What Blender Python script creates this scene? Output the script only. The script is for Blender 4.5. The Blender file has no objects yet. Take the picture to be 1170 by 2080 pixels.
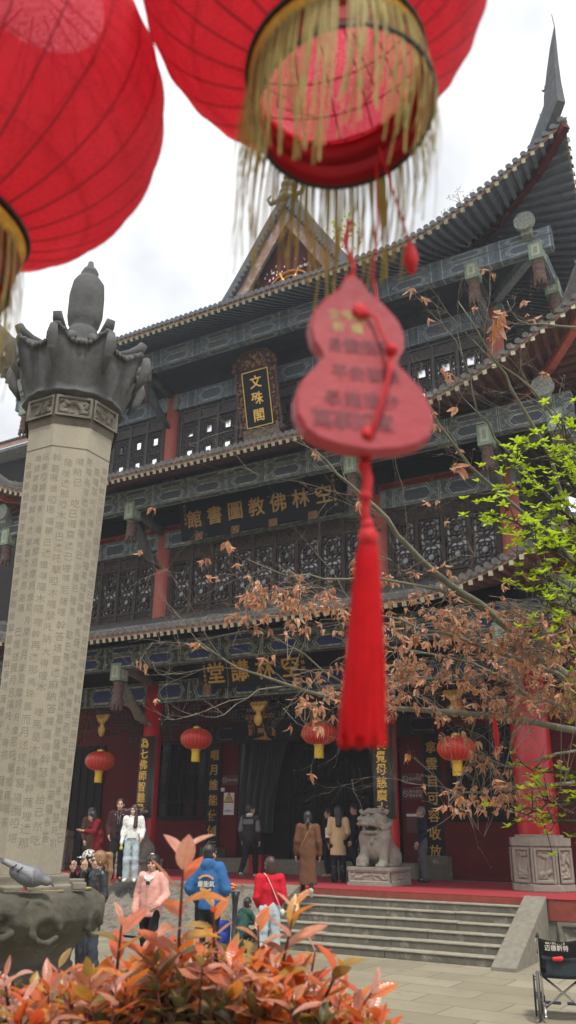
import bpy, bmesh, math, random
import numpy as np
from mathutils import Vector, Matrix, noise as mnoise
random.seed(7); np.random.seed(7)
SC=bpy.context.scene; COL=SC.collection
V=Vector; R_=math.radians; PI=math.pi
# ------------------------------------------------------------------ camera
FPX=1700.; PW,PH=1170,2080
_p,_y,_r=R_(20.9),R_(29.7),R_(0.7)
FW=np.array([-math.sin(_y)*math.cos(_p),math.cos(_y)*math.cos(_p),math.sin(_p)])
_r0=np.array([math.cos(_y),math.sin(_y),0.]); _u0=np.cross(_r0,FW)
CR=_r0*math.cos(_r)+_u0*math.sin(_r); CU=_u0*math.cos(_r)-_r0*math.sin(_r)
CAM=np.array([0,0,2.0])
cd=bpy.data.cameras.new('camera'); cam=bpy.data.objects.new('camera',cd); COL.objects.link(cam)
cam.matrix_world=Matrix([[CR[i],CU[i],-FW[i],CAM[i]] for i in range(3)]+[[0,0,0,1]])
cd.sensor_fit='VERTICAL'; cd.sensor_height=36; cd.sensor_width=36*PW/PH; cd.lens=FPX/PH*36
cd.clip_start=.05; cd.clip_end=2000
cd.dof.use_dof=True; cd.dof.focus_distance=7; cd.dof.aperture_fstop=3.3
SC.camera=cam
# ------------------------------------------------------------------ world, sun, exposure
SUN=V((.45,-.45,1.2)).normalized()
w=bpy.data.worlds.new('World'); SC.world=w; w.use_nodes=True
nt=w.node_tree; nt.nodes.clear()
out=nt.nodes.new('ShaderNodeOutputWorld'); mx=nt.nodes.new('ShaderNodeMixShader'); mx.inputs[0].default_value=.9
sky=nt.nodes.new('ShaderNodeTexSky'); sky.sky_type='NISHITA'; sky.sun_disc=False
sky.sun_elevation=math.asin(SUN.z); sky.sun_rotation=math.atan2(SUN.x,SUN.y)
b1=nt.nodes.new('ShaderNodeBackground'); b1.inputs[1].default_value=.1
b2=nt.nodes.new('ShaderNodeBackground'); b2.inputs[1].default_value=.9
tc=nt.nodes.new('ShaderNodeTexCoord'); nz=nt.nodes.new('ShaderNodeTexNoise')
nz.inputs['Scale'].default_value=2.6; nz.inputs['Detail'].default_value=5; nz.inputs['Roughness'].default_value=.5
cr=nt.nodes.new('ShaderNodeValToRGB')
cr.color_ramp.elements[0].position=.36; cr.color_ramp.elements[0].color=(.58,.595,.61,1)
cr.color_ramp.elements[1].position=.56; cr.color_ramp.elements[1].color=(1.08,1.08,1.08,1)
L=nt.links.new
L(tc.outputs['Generated'],nz.inputs['Vector']); L(nz.outputs['Fac'],cr.inputs[0]); L(cr.outputs[0],b2.inputs[0])
L(sky.outputs[0],b1.inputs[0]); L(b1.outputs[0],mx.inputs[1]); L(b2.outputs[0],mx.inputs[2]); L(mx.outputs[0],out.inputs[0])
sd=bpy.data.lights.new('sun','SUN'); sd.energy=2.2; sd.angle=R_(7); sd.color=(1,.93,.82)
so=bpy.data.objects.new('sun',sd); COL.objects.link(so); so.rotation_euler=SUN.to_track_quat('Z','Y').to_euler()
SC.view_settings.view_transform='Standard'; SC.view_settings.look='None'
SC.view_settings.exposure=0.72; SC.view_settings.gamma=1
HZ=.0014
SC.cycles.max_bounces=6; SC.cycles.transparent_max_bounces=8
# ------------------------------------------------------------------ pixel rays of the photograph (used to place real things at real depths)
def ray(x,y): return FW+CR*(x-PW/2)/FPX+CU*(PH/2-y)/FPX
def PD(x,y,d): return V(CAM+ray(x,y)*d)
def OZ(x,y,z): d=ray(x,y); return V(CAM+d*((z-CAM[2])/d[2]))
def OY(x,y,Y): d=ray(x,y); return V(CAM+d*(Y/d[1]))
# ------------------------------------------------------------------ node helper
class S:
    def __init__(s,nt,o): s.nt=nt; s.o=o
    def _m(s,op,*a):
        n=s.nt.nodes.new('ShaderNodeMath'); n.operation=op
        for i,x in enumerate((s,)+a):
            if isinstance(x,S): s.nt.links.new(x.o,n.inputs[i])
            else: n.inputs[i].default_value=x
        return S(s.nt,n.outputs[0])
    def __add__(s,b): return s._m('ADD',b)
    def __sub__(s,b): return s._m('SUBTRACT',b)
    def __mul__(s,b): return s._m('MULTIPLY',b)
    def __truediv__(s,b): return s._m('DIVIDE',b)
    def lt(s,b): return s._m('LESS_THAN',b)
    def gt(s,b): return s._m('GREATER_THAN',b)
    def abs(s): return s._m('ABSOLUTE')
    def fr(s): return s._m('FRACT')
    def mx(s,b): return s._m('MAXIMUM',b)
    def mn(s,b): return s._m('MINIMUM',b)
    def sin(s): return s._m('SINE')
class NT:
    def __init__(s,name):
        s.m=bpy.data.materials.new(name); s.m.use_nodes=True; s.t=s.m.node_tree
        s.b=s.t.nodes['Principled BSDF']; s.out=s.t.nodes['Material Output']
        s.tc=s.t.nodes.new('ShaderNodeTexCoord')
    def n(s,ty,**k):
        n=s.t.nodes.new(ty)
        for a,v in k.items(): setattr(n,a,v)
        return n
    def l(s,a,b): s.t.links.new(a.o if isinstance(a,S) else a,b)
    def xyz(s,what='Object'):
        n=s.n('ShaderNodeSeparateXYZ'); s.l(s.tc.outputs[what],n.inputs[0]); return [S(s.t,o) for o in n.outputs]
    def noise(s,scale,detail=4,rough=.55,vec=None,stretch=None):
        n=s.n('ShaderNodeTexNoise'); n.inputs['Scale'].default_value=scale; n.inputs['Detail'].default_value=detail; n.inputs['Roughness'].default_value=rough
        v=vec or s.tc.outputs['Object']
        if stretch:
            m=s.n('ShaderNodeMapping'); m.inputs['Scale'].default_value=stretch; s.l(v,m.inputs[0]); v=m.outputs[0]
        s.l(v,n.inputs['Vector']); return S(s.t,n.outputs['Fac'])
    def mix(s,f,a,b):
        n=s.n('ShaderNodeMix',data_type='RGBA')
        for i,x in ((0,f),(6,a),(7,b)):
            if isinstance(x,S): s.l(x.o,n.inputs[i])
            elif hasattr(x,'is_linked'): s.l(x,n.inputs[i])
            elif i==0: n.inputs[0].default_value=x
            else: n.inputs[i].default_value=(*x[:3],1)
        return n.outputs[2]
    def ramp(s,f,stops):
        n=s.n('ShaderNodeValToRGB'); e=n.color_ramp.elements
        while len(e)<len(stops): e.new(.5)
        for i,(p,c) in enumerate(stops): e[i].position=p; e[i].color=(*c,1)
        s.l(f,n.inputs[0]); return n.outputs[0]
    def bump(s,h,strength=.4,dist=.01):
        n=s.n('ShaderNodeBump'); n.inputs['Strength'].default_value=strength; n.inputs['Distance'].default_value=dist
        s.l(h,n.inputs['Height']); s.l(n.outputs[0],s.b.inputs['Normal'])
    def set(s,col=None,rough=None,**k):
        if col is not None:
            if hasattr(col,'is_linked'): s.l(col,s.b.inputs['Base Color'])
            else: s.b.inputs['Base Color'].default_value=(*col,1)
        if rough is not None:
            if isinstance(rough,S): s.l(rough,s.b.inputs['Roughness'])
            else: s.b.inputs['Roughness'].default_value=rough
        for a,v in k.items(): s.b.inputs[a.replace('_',' ')].default_value=v
        return s.m
def mat(name,c1,c2=None,scale=6,rough=.7,bump=0,bscale=None,stretch=None,metal=0,spec=.5,dist=.01,dirt=None):
    t=NT(name)
    if c2 is None: c2=tuple(x*.8 for x in c1)
    f=t.noise(scale,5,.6,stretch=stretch); f=(f-.3)*2.2
    col=t.mix(f,c2,c1)
    if dirt:
        g=t.noise(dirt[1],6,.7); g=(g-dirt[2])*6; g=g.mx(0).mn(1); col=t.mix(g*dirt[3],col,dirt[0])
    t.set(col,rough,Metallic=metal); t.b.inputs['Specular IOR Level'].default_value=spec
    if bump: t.bump(t.noise(bscale or scale*4,6,.65,stretch=stretch),bump,dist)
    return t.m
# ------------------------------------------------------------------ mesh builder
def tag(o,label=None,cat=None,group=None,kind=None):
    for k,v in (('label',label),('category',cat),('group',group),('kind',kind)):
        if v: o[k]=v
    return o
def thing(name,label,cat,loc=(0,0,0),rot=(0,0,0),group=None):
    o=bpy.data.objects.new(name,None); COL.objects.link(o); o.location=loc
    o.rotation_euler=rot if hasattr(rot,'__len__') else (0,0,rot); o.empty_display_size=.1
    return tag(o,label,cat,group)
def link(name,me,parent=None,mats=(),smooth=False,world=False):
    o=bpy.data.objects.new(name,me); COL.objects.link(o)
    for m in (mats if isinstance(mats,(list,tuple)) else [mats]): me.materials.append(m)
    if smooth: me.polygons.foreach_set('use_smooth',[True]*len(me.polygons))
    if parent is not None:
        o.parent=parent
        if world:
            g=V((0,0,0)); q=parent
            while q is not None: g+=q.location; q=q.parent
            me.transform(Matrix.Translation(-g))
    return o
class MB:
    def __init__(s): s.v=[]; s.f=[]; s.mi=[]; s.m=0
    def add(s,vs,fs):
        b=len(s.v); s.v+=[tuple(x) for x in vs]; s.f+=[tuple(i+b for i in f) for f in fs]; s.mi+=[s.m]*len(fs); return s
    def box(s,a,b,T=None):
        x0,y0,z0=a; x1,y1,z1=b
        vs=[(x,y,z) for z in (z0,z1) for y in (y0,y1) for x in (x0,x1)]
        if T is not None: vs=[T@V(p) for p in vs]
        return s.add(vs,[(0,2,3,1),(4,5,7,6),(0,1,5,4),(2,6,7,3),(0,4,6,2),(1,3,7,5)])
    def cbox(s,c,d,T=None): return s.box([c[i]-d[i]/2 for i in range(3)],[c[i]+d[i]/2 for i in range(3)],T)
    def bar(s,p,q,w,h=None,up=(0,0,1)):
        p=V(p);q=V(q);d=(q-p); 
        if d.length<1e-6: return s
        d.normalize(); u=V(up)
        if abs(d.dot(u))>.98: u=V((0,1,0)) if abs(d.y)<.9 else V((1,0,0))
        sx=d.cross(u).normalized(); u=sx.cross(d); h=h or w
        vs=[e+sx*(a*w/2)+u*(b*h/2) for e in (p,q) for a,b in ((-1,-1),(1,-1),(1,1),(-1,1))]
        return s.add(vs,[(3,2,1,0),(4,5,6,7),(0,1,5,4),(1,2,6,5),(2,3,7,6),(3,0,4,7)])
    def tube(s,pts,rad,n=8,cap=True):
        pts=[V(p) for p in pts]; m=len(pts); rad=rad if hasattr(rad,'__len__') else [rad]*m
        vs=[]; pr=None
        for i,p in enumerate(pts):
            d=(pts[min(i+1,m-1)]-pts[max(i-1,0)])
            d=d.normalized() if d.length>1e-9 else V((0,0,1))
            if pr is None:
                a=V((0,0,1)) if abs(d.z)<.9 else V((1,0,0)); u=d.cross(a).normalized()
            else: u=(pr-d*pr.dot(d)).normalized()
            pr=u; w_=d.cross(u)
            vs+=[p+(u*math.cos(2*PI*k/n)+w_*math.sin(2*PI*k/n))*rad[i] for k in range(n)]
        fs=[(i*n+k,i*n+(k+1)%n,(i+1)*n+(k+1)%n,(i+1)*n+k) for i in range(m-1) for k in range(n)]
        if cap: fs+=[tuple(range(n))[::-1],tuple(range((m-1)*n,m*n))]
        return s.add(vs,fs)
    def lathe(s,prof,n=24,c=(0,0,0),a0=0,sx=1,sy=1,cap=True):
        vs=[(c[0]+r*sx*math.cos(a0+2*PI*k/n),c[1]+r*sy*math.sin(a0+2*PI*k/n),c[2]+z) for r,z in prof for k in range(n)]
        m=len(prof); fs=[(i*n+k,i*n+(k+1)%n,(i+1)*n+(k+1)%n,(i+1)*n+k) for i in range(m-1) for k in range(n)]
        if cap: fs+=[tuple(range(n))[::-1],tuple(range((m-1)*n,m*n))]
        return s.add(vs,fs)
    def grid(s,P):
        ny=len(P); nx=len(P[0])
        return s.add([p for r in P for p in r],[(j*nx+i,j*nx+i+1,(j+1)*nx+i+1,(j+1)*nx+i) for j in range(ny-1) for i in range(nx-1)])
    def ball(s,c,r,n=8,T=None):
        r=r if hasattr(r,'__len__') else (r,r,r); m=max(3,n//2+1)
        vs=[]
        for i in range(1,m):
            t=PI*i/m
            vs+=[(r[0]*math.sin(t)*math.cos(2*PI*k/n),r[1]*math.sin(t)*math.sin(2*PI*k/n),-r[2]*math.cos(t)) for k in range(n)]
        vs+=[(0,0,-r[2]),(0,0,r[2])]; B=(m-1)*n
        vs=[(T@V(p) if T is not None else V(p))+V(c) for p in vs]
        fs=[(i*n+k,i*n+(k+1)%n,(i+1)*n+(k+1)%n,(i+1)*n+k) for i in range(m-2) for k in range(n)]
        fs+=[(B,(k+1)%n,k) for k in range(n)]+[(B+1,(m-2)*n+k,(m-2)*n+(k+1)%n) for k in range(n)]
        return s.add(vs,fs)
    def me(s,name='m'):
        me=bpy.data.meshes.new(name); me.from_pydata(s.v,[],s.f); me.polygons.foreach_set('material_index',s.mi); me.update(); return me
    def build(s,name,mats,parent=None,smooth=False,world=False): return link(name,s.me(name),parent,mats,smooth,world)
def bevel(o,w=.01,seg=2):
    bm=bmesh.new(); bm.from_mesh(o.data); bmesh.ops.remove_doubles(bm,verts=bm.verts,dist=1e-5)
    bmesh.ops.bevel(bm,geom=[e for e in bm.edges if e.is_manifold and e.calc_face_angle(0)>.5],offset=w,segments=seg,affect='EDGES',profile=.7)
    bm.to_mesh(o.data); bm.free(); return o
def dup(o,parent=None,**k):
    c=o.copy(); COL.objects.link(c)
    if parent is not None: c.parent=parent
    for a,v in k.items(): setattr(c,a,v)
    return c
# ------------------------------------------------------------------ text (built-in font)
_tc={}
def glyph(ch,ext,off):
    k=(ch,ext,off)
    if k not in _tc:
        c=bpy.data.curves.new('t','FONT'); c.body=ch; c.size=1; c.extrude=ext; c.offset=off; c.align_x='CENTER'; c.resolution_u=3
        o=bpy.data.objects.new('t',c); COL.objects.link(o); dg=bpy.context.evaluated_depsgraph_get()
        m=bpy.data.meshes.new_from_object(o.evaluated_get(dg),depsgraph=dg)
        vs=[tuple(v.co) for v in m.vertices]; fs=[tuple(p.vertices) for p in m.polygons]
        bpy.data.objects.remove(o); bpy.data.curves.remove(c); bpy.data.meshes.remove(m)
        if vs:
            ys=[v[1] for v in vs]; cy=(min(ys)+max(ys))/2 if ord(ch)>0x2e00 else .36
            vs=[(x,y-cy,z) for x,y,z in vs]
        _tc[k]=(vs,fs)
    return _tc[k]
def write(mb,items,size,ext=.02,off=.01,T=None):
    # items: (char,x,y)
    for it in items:
        ch,x,y=it[:3]; sz=size*(it[3] if len(it)>3 else 1)
        vs,fs=glyph(ch,ext,off)
        q=[V((x+a*sz,y+b*sz,c*sz)) for a,b,c in vs]
        if T is not None: q=[T@p for p in q]
        mb.add(q,fs)
# ------------------------------------------------------------------ signed-distance modelling
class SDF:
    def __init__(s,lo,hi,h): s.h=h; s.lo=np.array(lo,float); n=np.ceil((np.array(hi)-s.lo)/h).astype(int)+1; s.n=n; s.D=np.full(n,.3,dtype=np.float32)
    def op(s,fn,lo,hi,k=.03,mode='u',M=None):
        lo=np.array(lo,float)-k-2*s.h; hi=np.array(hi,float)+k+2*s.h
        if M is not None:
            c=np.array([[x,y,z] for x in (lo[0],hi[0]) for y in (lo[1],hi[1]) for z in (lo[2],hi[2])]); R,o=M; c=(c-o)@R.T+o; lo=c.min(0); hi=c.max(0)
        a=np.clip(((lo-s.lo)/s.h).astype(int),0,s.n); b=np.clip(((hi-s.lo)/s.h).astype(int)+2,0,s.n)
        if (b<=a).any(): return
        g=np.meshgrid(*[s.lo[i]+s.h*np.arange(a[i],b[i]) for i in range(3)],indexing='ij')
        P=np.stack(g,-1)
        if M is not None: R,o=M; P=(P-o)@R+o
        d=fn(P).astype(np.float32); sl=tuple(slice(a[i],b[i]) for i in range(3)); D=s.D[sl]
        if mode=='u':
            if k>0: hh=np.maximum(k-np.abs(D-d),0)/k; s.D[sl]=np.minimum(D,d)-hh*hh*k*.25
            else: s.D[sl]=np.minimum(D,d)
        elif mode=='s':
            d=-d; hh=np.maximum(k-np.abs(D-d),0)/max(k,1e-6); s.D[sl]=np.maximum(D,d)+hh*hh*k*.25
        elif mode=='i': s.D[sl]=np.maximum(D,d)
    def cap(s,a,b,ra,rb=None,k=.03,mode='u',sy=1.,M=None):
        a=np.array(a,float);b=np.array(b,float);rb=ra if rb is None else rb
        sc=np.array([1,sy,1]); A=a/sc;B=b/sc;d=B-A;L2=max(d@d,1e-9)
        def fn(P):
            q=P/sc-A; t=np.clip((q@d)/L2,0,1); return (np.linalg.norm(q-t[...,None]*d,axis=-1)-(ra+(rb-ra)*t))*min(1,sy)
        m=max(ra,rb); s.op(fn,np.minimum(a,b)-m,np.maximum(a,b)+m,k,mode,M)
    def ell(s,c,r,k=.03,mode='u',M=None,rot=None):
        c=np.array(c,float);r=np.array(r if hasattr(r,'__len__') else (r,r,r),float)
        R=np.array(Matrix.Rotation(rot[0],3,rot[1])) if rot else None
        def fn(P):
            q=P-c
            if R is not None: q=q@R
            k0=np.linalg.norm(q/r,axis=-1); k1=np.linalg.norm(q/(r*r),axis=-1); return k0*(k0-1)/np.maximum(k1,1e-6)
        m=r if R is None else np.full(3,r.max()); s.op(fn,c-m,c+m,k,mode,M)
    def box(s,c,hs,rd=.01,k=.02,mode='u',M=None):
        c=np.array(c,float);hs=np.array(hs,float)
        def fn(P): q=np.abs(P-c)-hs+rd; return np.linalg.norm(np.maximum(q,0),axis=-1)+np.minimum(q.max(-1),0)-rd
        s.op(fn,c-hs,c+hs,k,mode,M)
    def plane(s,n,o):  # keep the side where (p-o).n<0
        n=np.array(n,float);n/=np.linalg.norm(n);o=np.array(o,float)
        s.op(lambda P:(P-o)@n,s.lo,s.lo+s.h*s.n,0,'i')
    def bumpy(s,amp,scale,seed=0):
        rs=np.random.RandomState(seed)
        g=np.meshgrid(*[s.lo[i]+s.h*np.arange(s.n[i]) for i in range(3)],indexing='ij'); f=0
        for o in range(3):
            for _ in range(4):
                v=rs.normal(size=3); v/=np.linalg.norm(v); f=f+np.sin((g[0]*v[0]+g[1]*v[1]+g[2]*v[2])*scale*(1.9**o)+rs.rand()*6)*(.6**o)/4
        s.D+= (f*amp).astype(np.float32)
    def surf(s):
        f=s.D; f[0]=f[-1]=.3; f[:,0]=f[:,-1]=.3; f[:,:,0]=f[:,:,-1]=.3; sg=f<0; n=np.array(f.shape)
        c=lambda a,i,j,k:a[i:n[0]-1+i,j:n[1]-1+j,k:n[2]-1+k]
        co=[(i,j,k) for i in (0,1) for j in (0,1) for k in (0,1)]
        cnt=sum(c(sg,*q).astype(np.int8) for q in co); act=(cnt>0)&(cnt<8)
        I=np.argwhere(act); ii=tuple(I.T); vals={q:c(f,*q)[ii] for q in co}
        acc=np.zeros((len(I),3));num=np.zeros(len(I))
        for q in co:
            for ax in range(3):
                if q[ax]==0:
                    q2=list(q);q2[ax]=1;q2=tuple(q2);a=vals[q];b=vals[q2];x=(a<0)!=(b<0)
                    t=np.where(x,a/np.where(x,a-b,1),0); p=np.tile(np.array(q,float),(len(I),1)); p[:,ax]+=t
                    acc+=p*x[:,None]; num+=x
        Vv=s.lo+s.h*(I+acc/num[:,None]); idx=-np.ones(act.shape,int); idx[ii]=np.arange(len(I)); F=[]
        for ax in range(3):
            o=[i for i in range(3) if i!=ax]
            def g(a,da,d0,d1):
                sl=[None]*3; sl[ax]=slice(da,n[ax]-1+da); sl[o[0]]=slice(1+d0,n[o[0]]-1+d0); sl[o[1]]=slice(1+d1,n[o[1]]-1+d1); return a[tuple(sl)]
            s0=g(sg,0,0,0);s1=g(sg,1,0,0); x=s0!=s1
            def ci(d0,d1):
                sl=[None]*3; sl[ax]=slice(0,n[ax]-1); sl[o[0]]=slice(1+d0,n[o[0]]-1+d0); sl[o[1]]=slice(1+d1,n[o[1]]-1+d1); return idx[tuple(sl)][x]
            q=np.stack([ci(-1,-1),ci(0,-1),ci(0,0),ci(-1,0)],-1); fl=s0[x] if ax!=1 else ~s0[x]
            q[~fl]=q[~fl][:,::-1]; F.append(q)
        return Vv,np.concatenate(F)
    def me(s,name='m'):
        Vv,F=s.surf(); me=bpy.data.meshes.new(name); me.from_pydata(Vv.tolist(),[],F.tolist()); me.update(); return me
    def build(s,name,m,parent=None,world=False): return link(name,s.me(name),parent,m,True,world)
# relief: a height field of curling strokes, n x m grid over w x h; returns heights
def swirls(nx,ny,w,h,cnt,seed,amp=.03,rad=.02,edge=True):
    rs=np.random.RandomState(seed); X,Y=np.meshgrid(np.linspace(0,w,nx),np.linspace(0,h,ny)); H=np.zeros_like(X)
    for _ in range(cnt):
        x,y=rs.rand()*w,rs.rand()*h; a=rs.rand()*6.28; k=rs.uniform(-1,1)*3.2/max(rad*7,.01)*.5; st=rad*.7; r=rad*rs.uniform(.7,1.3); hh=rs.uniform(.6,1)
        for i in range(rs.randint(8,18)):
            d=np.hypot(X-x,Y-y)/r; H=np.maximum(H,hh*np.sqrt(np.maximum(0,1-d*d))); x+=math.cos(a)*st; y+=math.sin(a)*st; a+=k*st*(1+i*.12); r*=.97
    if edge:
        e=np.minimum(np.minimum(X,w-X),np.minimum(Y,h-Y)); H=np.where(e<rad*1.6,np.maximum(H*np.clip((e-rad)/rad,0,1),np.where(e<rad,1.,0)),H)
    return H*amp
def relief(mb,O,U,Wv,N,w,h,nx,ny,cnt,seed,amp=.03,rad=.02,edge=True):
    H=swirls(nx,ny,w,h,cnt,seed,amp,rad,edge); O=V(O);U=V(U).normalized();Wv=V(Wv).normalized();N=V(N).normalized()
    mb.grid([[O+U*(w*i/(nx-1))+Wv*(h*j/(ny-1))+N*float(H[j,i]) for i in range(nx)] for j in range(ny)])
# ------------------------------------------------------------------ materials
STONE=mat('weathered_stone',(.235,.22,.175),(.155,.143,.115),9,.9,.5,40,dirt=((.10,.10,.085),2.2,.55,.8))
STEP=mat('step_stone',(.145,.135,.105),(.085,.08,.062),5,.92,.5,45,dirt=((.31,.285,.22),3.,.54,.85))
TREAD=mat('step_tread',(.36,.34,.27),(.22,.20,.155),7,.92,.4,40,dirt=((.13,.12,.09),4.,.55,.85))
CARVE=mat('carved_grey_stone',(.21,.195,.16),(.125,.115,.095),8,.9,.5,60)
LIONST=mat('pale_carved_stone',(.33,.305,.25),(.22,.20,.165),11,.9,.45,70,dirt=((.16,.15,.125),3,.58,.7))
BOWLST=mat('mossy_bowl_stone',(.115,.105,.08),(.055,.052,.04),7,.9,.6,40,dirt=((.20,.19,.15),5,.58,.8))
CAPST=mat('dark_weathered_stone',(.125,.128,.13),(.065,.067,.068),6,.95,.6,40,dirt=((.24,.235,.215),4,.6,.6))
SHAFTST=mat('inscribed_stone',(.37,.34,.27),(.29,.265,.205),3,.9,.5,70,stretch=(1,1,.35),dirt=((.20,.18,.14),2.2,.56,.75))
INK=mat('engraved_shadow',(.225,.205,.16),(.17,.155,.12),10,.95)  # dark letter colour holds the shade of the engraved strokes
TILE=mat('grey_roof_tile',(.12,.118,.108),(.06,.06,.056),7,.9,.5,30,dirt=((.27,.255,.22),6,.55,.75))
FASCIA=mat('faded_pink_fascia',(.46,.29,.22),(.26,.15,.11),7,.9,.3)
RAFTER=mat('red_brown_rafter',(.17,.07,.055),(.085,.036,.03),5,.85,.2)
RAFEND=mat('painted_rafter_end',(.50,.49,.34),(.26,.25,.16),22,.8)
REDNEW=mat('bright_red_lacquer',(.46,.008,.012),(.36,.006,.010),3,.33,.04,8)
REDOLD=mat('faded_red_column',(.50,.115,.075),(.36,.085,.06),5,.7,.1,stretch=(1,1,.35),dirt=((.55,.27,.2),7,.6,.6))
REDDK=mat('dark_red_paint',(.09,.011,.010),(.06,.008,.008),4,.75,.1,spec=.2)
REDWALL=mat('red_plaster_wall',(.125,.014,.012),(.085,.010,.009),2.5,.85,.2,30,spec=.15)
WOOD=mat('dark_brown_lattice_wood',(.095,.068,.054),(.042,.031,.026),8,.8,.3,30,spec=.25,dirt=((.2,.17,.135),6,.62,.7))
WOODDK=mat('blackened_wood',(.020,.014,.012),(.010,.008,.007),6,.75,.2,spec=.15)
FRET=mat('grey_fret_wood',(.06,.05,.043),(.033,.027,.024),8,.75,.2,spec=.2)
BLACKB=mat('black_lacquer_board',(.008,.008,.009),(.005,.005,.006),5,.5,spec=.2)
GOLD=mat('gold_leaf',(.62,.37,.075),(.42,.23,.04),14,.42,.2,30,metal=.35)
GOLDBR=mat('bright_gold_leaf',(.95,.65,.14),(.7,.42,.08),14,.38,.2,30,metal=.3)
GOLDDK=mat('dull_gold_carving',(.30,.17,.06),(.13,.06,.03),25,.6,.5,60)
CARPET=mat('red_carpet',(.33,.022,.030),(.26,.018,.024),14,.95,.4,200,dirt=((.36,.07,.07),3,.6,.6))
REDFASC=mat('red_platform_edge',(.26,.055,.035),(.17,.035,.024),6,.9,.3,dirt=((.2,.14,.11),5,.62,.7))
DARKGL=mat('dark_window_glass',(.012,.012,.013),None,4,.08,spec=.9)
MIRROR=mat('sky_reflecting_glass',(.92,.93,.95),(.86,.88,.9),2,.07,metal=1.)
POSTGR=mat('pale_green_paint',(.30,.40,.30),(.2,.28,.21),9,.8,.2)
POSTIN=mat('cream_paint',(.55,.54,.42),(.4,.4,.32),9,.8)
LOTUS=mat('carved_brown_lotus',(.20,.125,.095),(.09,.055,.045),14,.85,.5,40,dirt=((.36,.31,.26),12,.6,.7))
METAL=mat('chrome_tube',(.7,.7,.7),None,4,.25,metal=1.)
BLACKP=mat('black_plastic',(.02,.02,.021),None,4,.5)
def painted(name,c_field,c_in,c_line,c_in2,scale=1.,cart=1.25,line=1.):
    # painted beam: long hexagonal cartouches between fields of scrolls; uses the beam's own UV (metres along, 0-1 up)
    t=NT(name); u,v,_=t.xyz('UV'); 
    a=(u*(1/cart)).fr(); d=((a-.5).abs())*cart; vv=(v-.5).abs()
    hx=d+vv*.36                       # slanted ends
    inside=hx.lt(.40)*vv.lt(.33)
    e1=((hx-.40).abs()).lt(.016*line)*vv.lt(.35); e2=((vv-.33).abs()).lt(.05)*hx.lt(.41)
    e3=((hx-.47).abs()).lt(.014*line); e4=((d-.60).abs()).lt(.012); border=vv.gt(.44)
    vo=t.n('ShaderNodeTexVoronoi'); vo.inputs['Scale'].default_value=6.5*scale; vo.inputs['Randomness'].default_value=.75
    m=t.n('ShaderNodeMapping'); t.l(t.tc.outputs['UV'],m.inputs[0]); m.inputs['Scale'].default_value=(1,.55,1); t.l(m.outputs[0],vo.inputs['Vector'])
    dist=S(t.t,vo.outputs['Distance']); ring=((dist*34.).sin()).gt(.45)*dist.lt(.52)
    scroll=ring*(hx.gt(.49))*(d.lt(.585))*vv.lt(.42)
    strp=((u*24.).sin()).gt(.2)*d.gt(.615)
    nz_=t.noise(3.,4,.6); fine=t.noise(26.,3,.6)
    inn=t.mix(fine.gt(.55),c_in,c_in2)
    base=t.mix((nz_-.35)*2.,c_field,tuple(x*.55 for x in c_field))
    base=t.mix(inside,base,inn); base=t.mix(strp,base,c_in)
    ln=e1.mx(e2).mx(e3).mx(e4).mx(scroll*.75).mx(border*.45); wear=((t.noise(9.,5,.7)-.3)*3.).mx(.25).mn(1)
    base=t.mix(ln*wear,base,c_line)
    t.set(base,.85); t.b.inputs['Specular IOR Level'].default_value=.2; return t.m
PB1=painted('painted_beam_blue',(.045,.06,.055),(.03,.045,.15),(.42,.42,.33),(.06,.055,.03))
PB2=painted('painted_beam_pale',(.12,.145,.145),(.075,.09,.125),(.46,.48,.43),(.11,.11,.08))  # second-storey beams, paler and greyer than the first storey
PB3=painted('painted_beam_glare_tint',(.17,.21,.25),(.12,.15,.19),(.48,.53,.56),(.17,.19,.19),1.1,1.5)  # pale blue-grey scheme paints veiling glare into the third-storey beams
PBR=painted('painted_red_strip',(.22,.02,.02),(.16,.015,.015),(.34,.16,.11),(.25,.06,.04),1.4,.8)
PBD=painted('painted_beam_dark',(.03,.032,.03),(.02,.024,.05),(.16,.16,.13),(.04,.03,.02))
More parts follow.
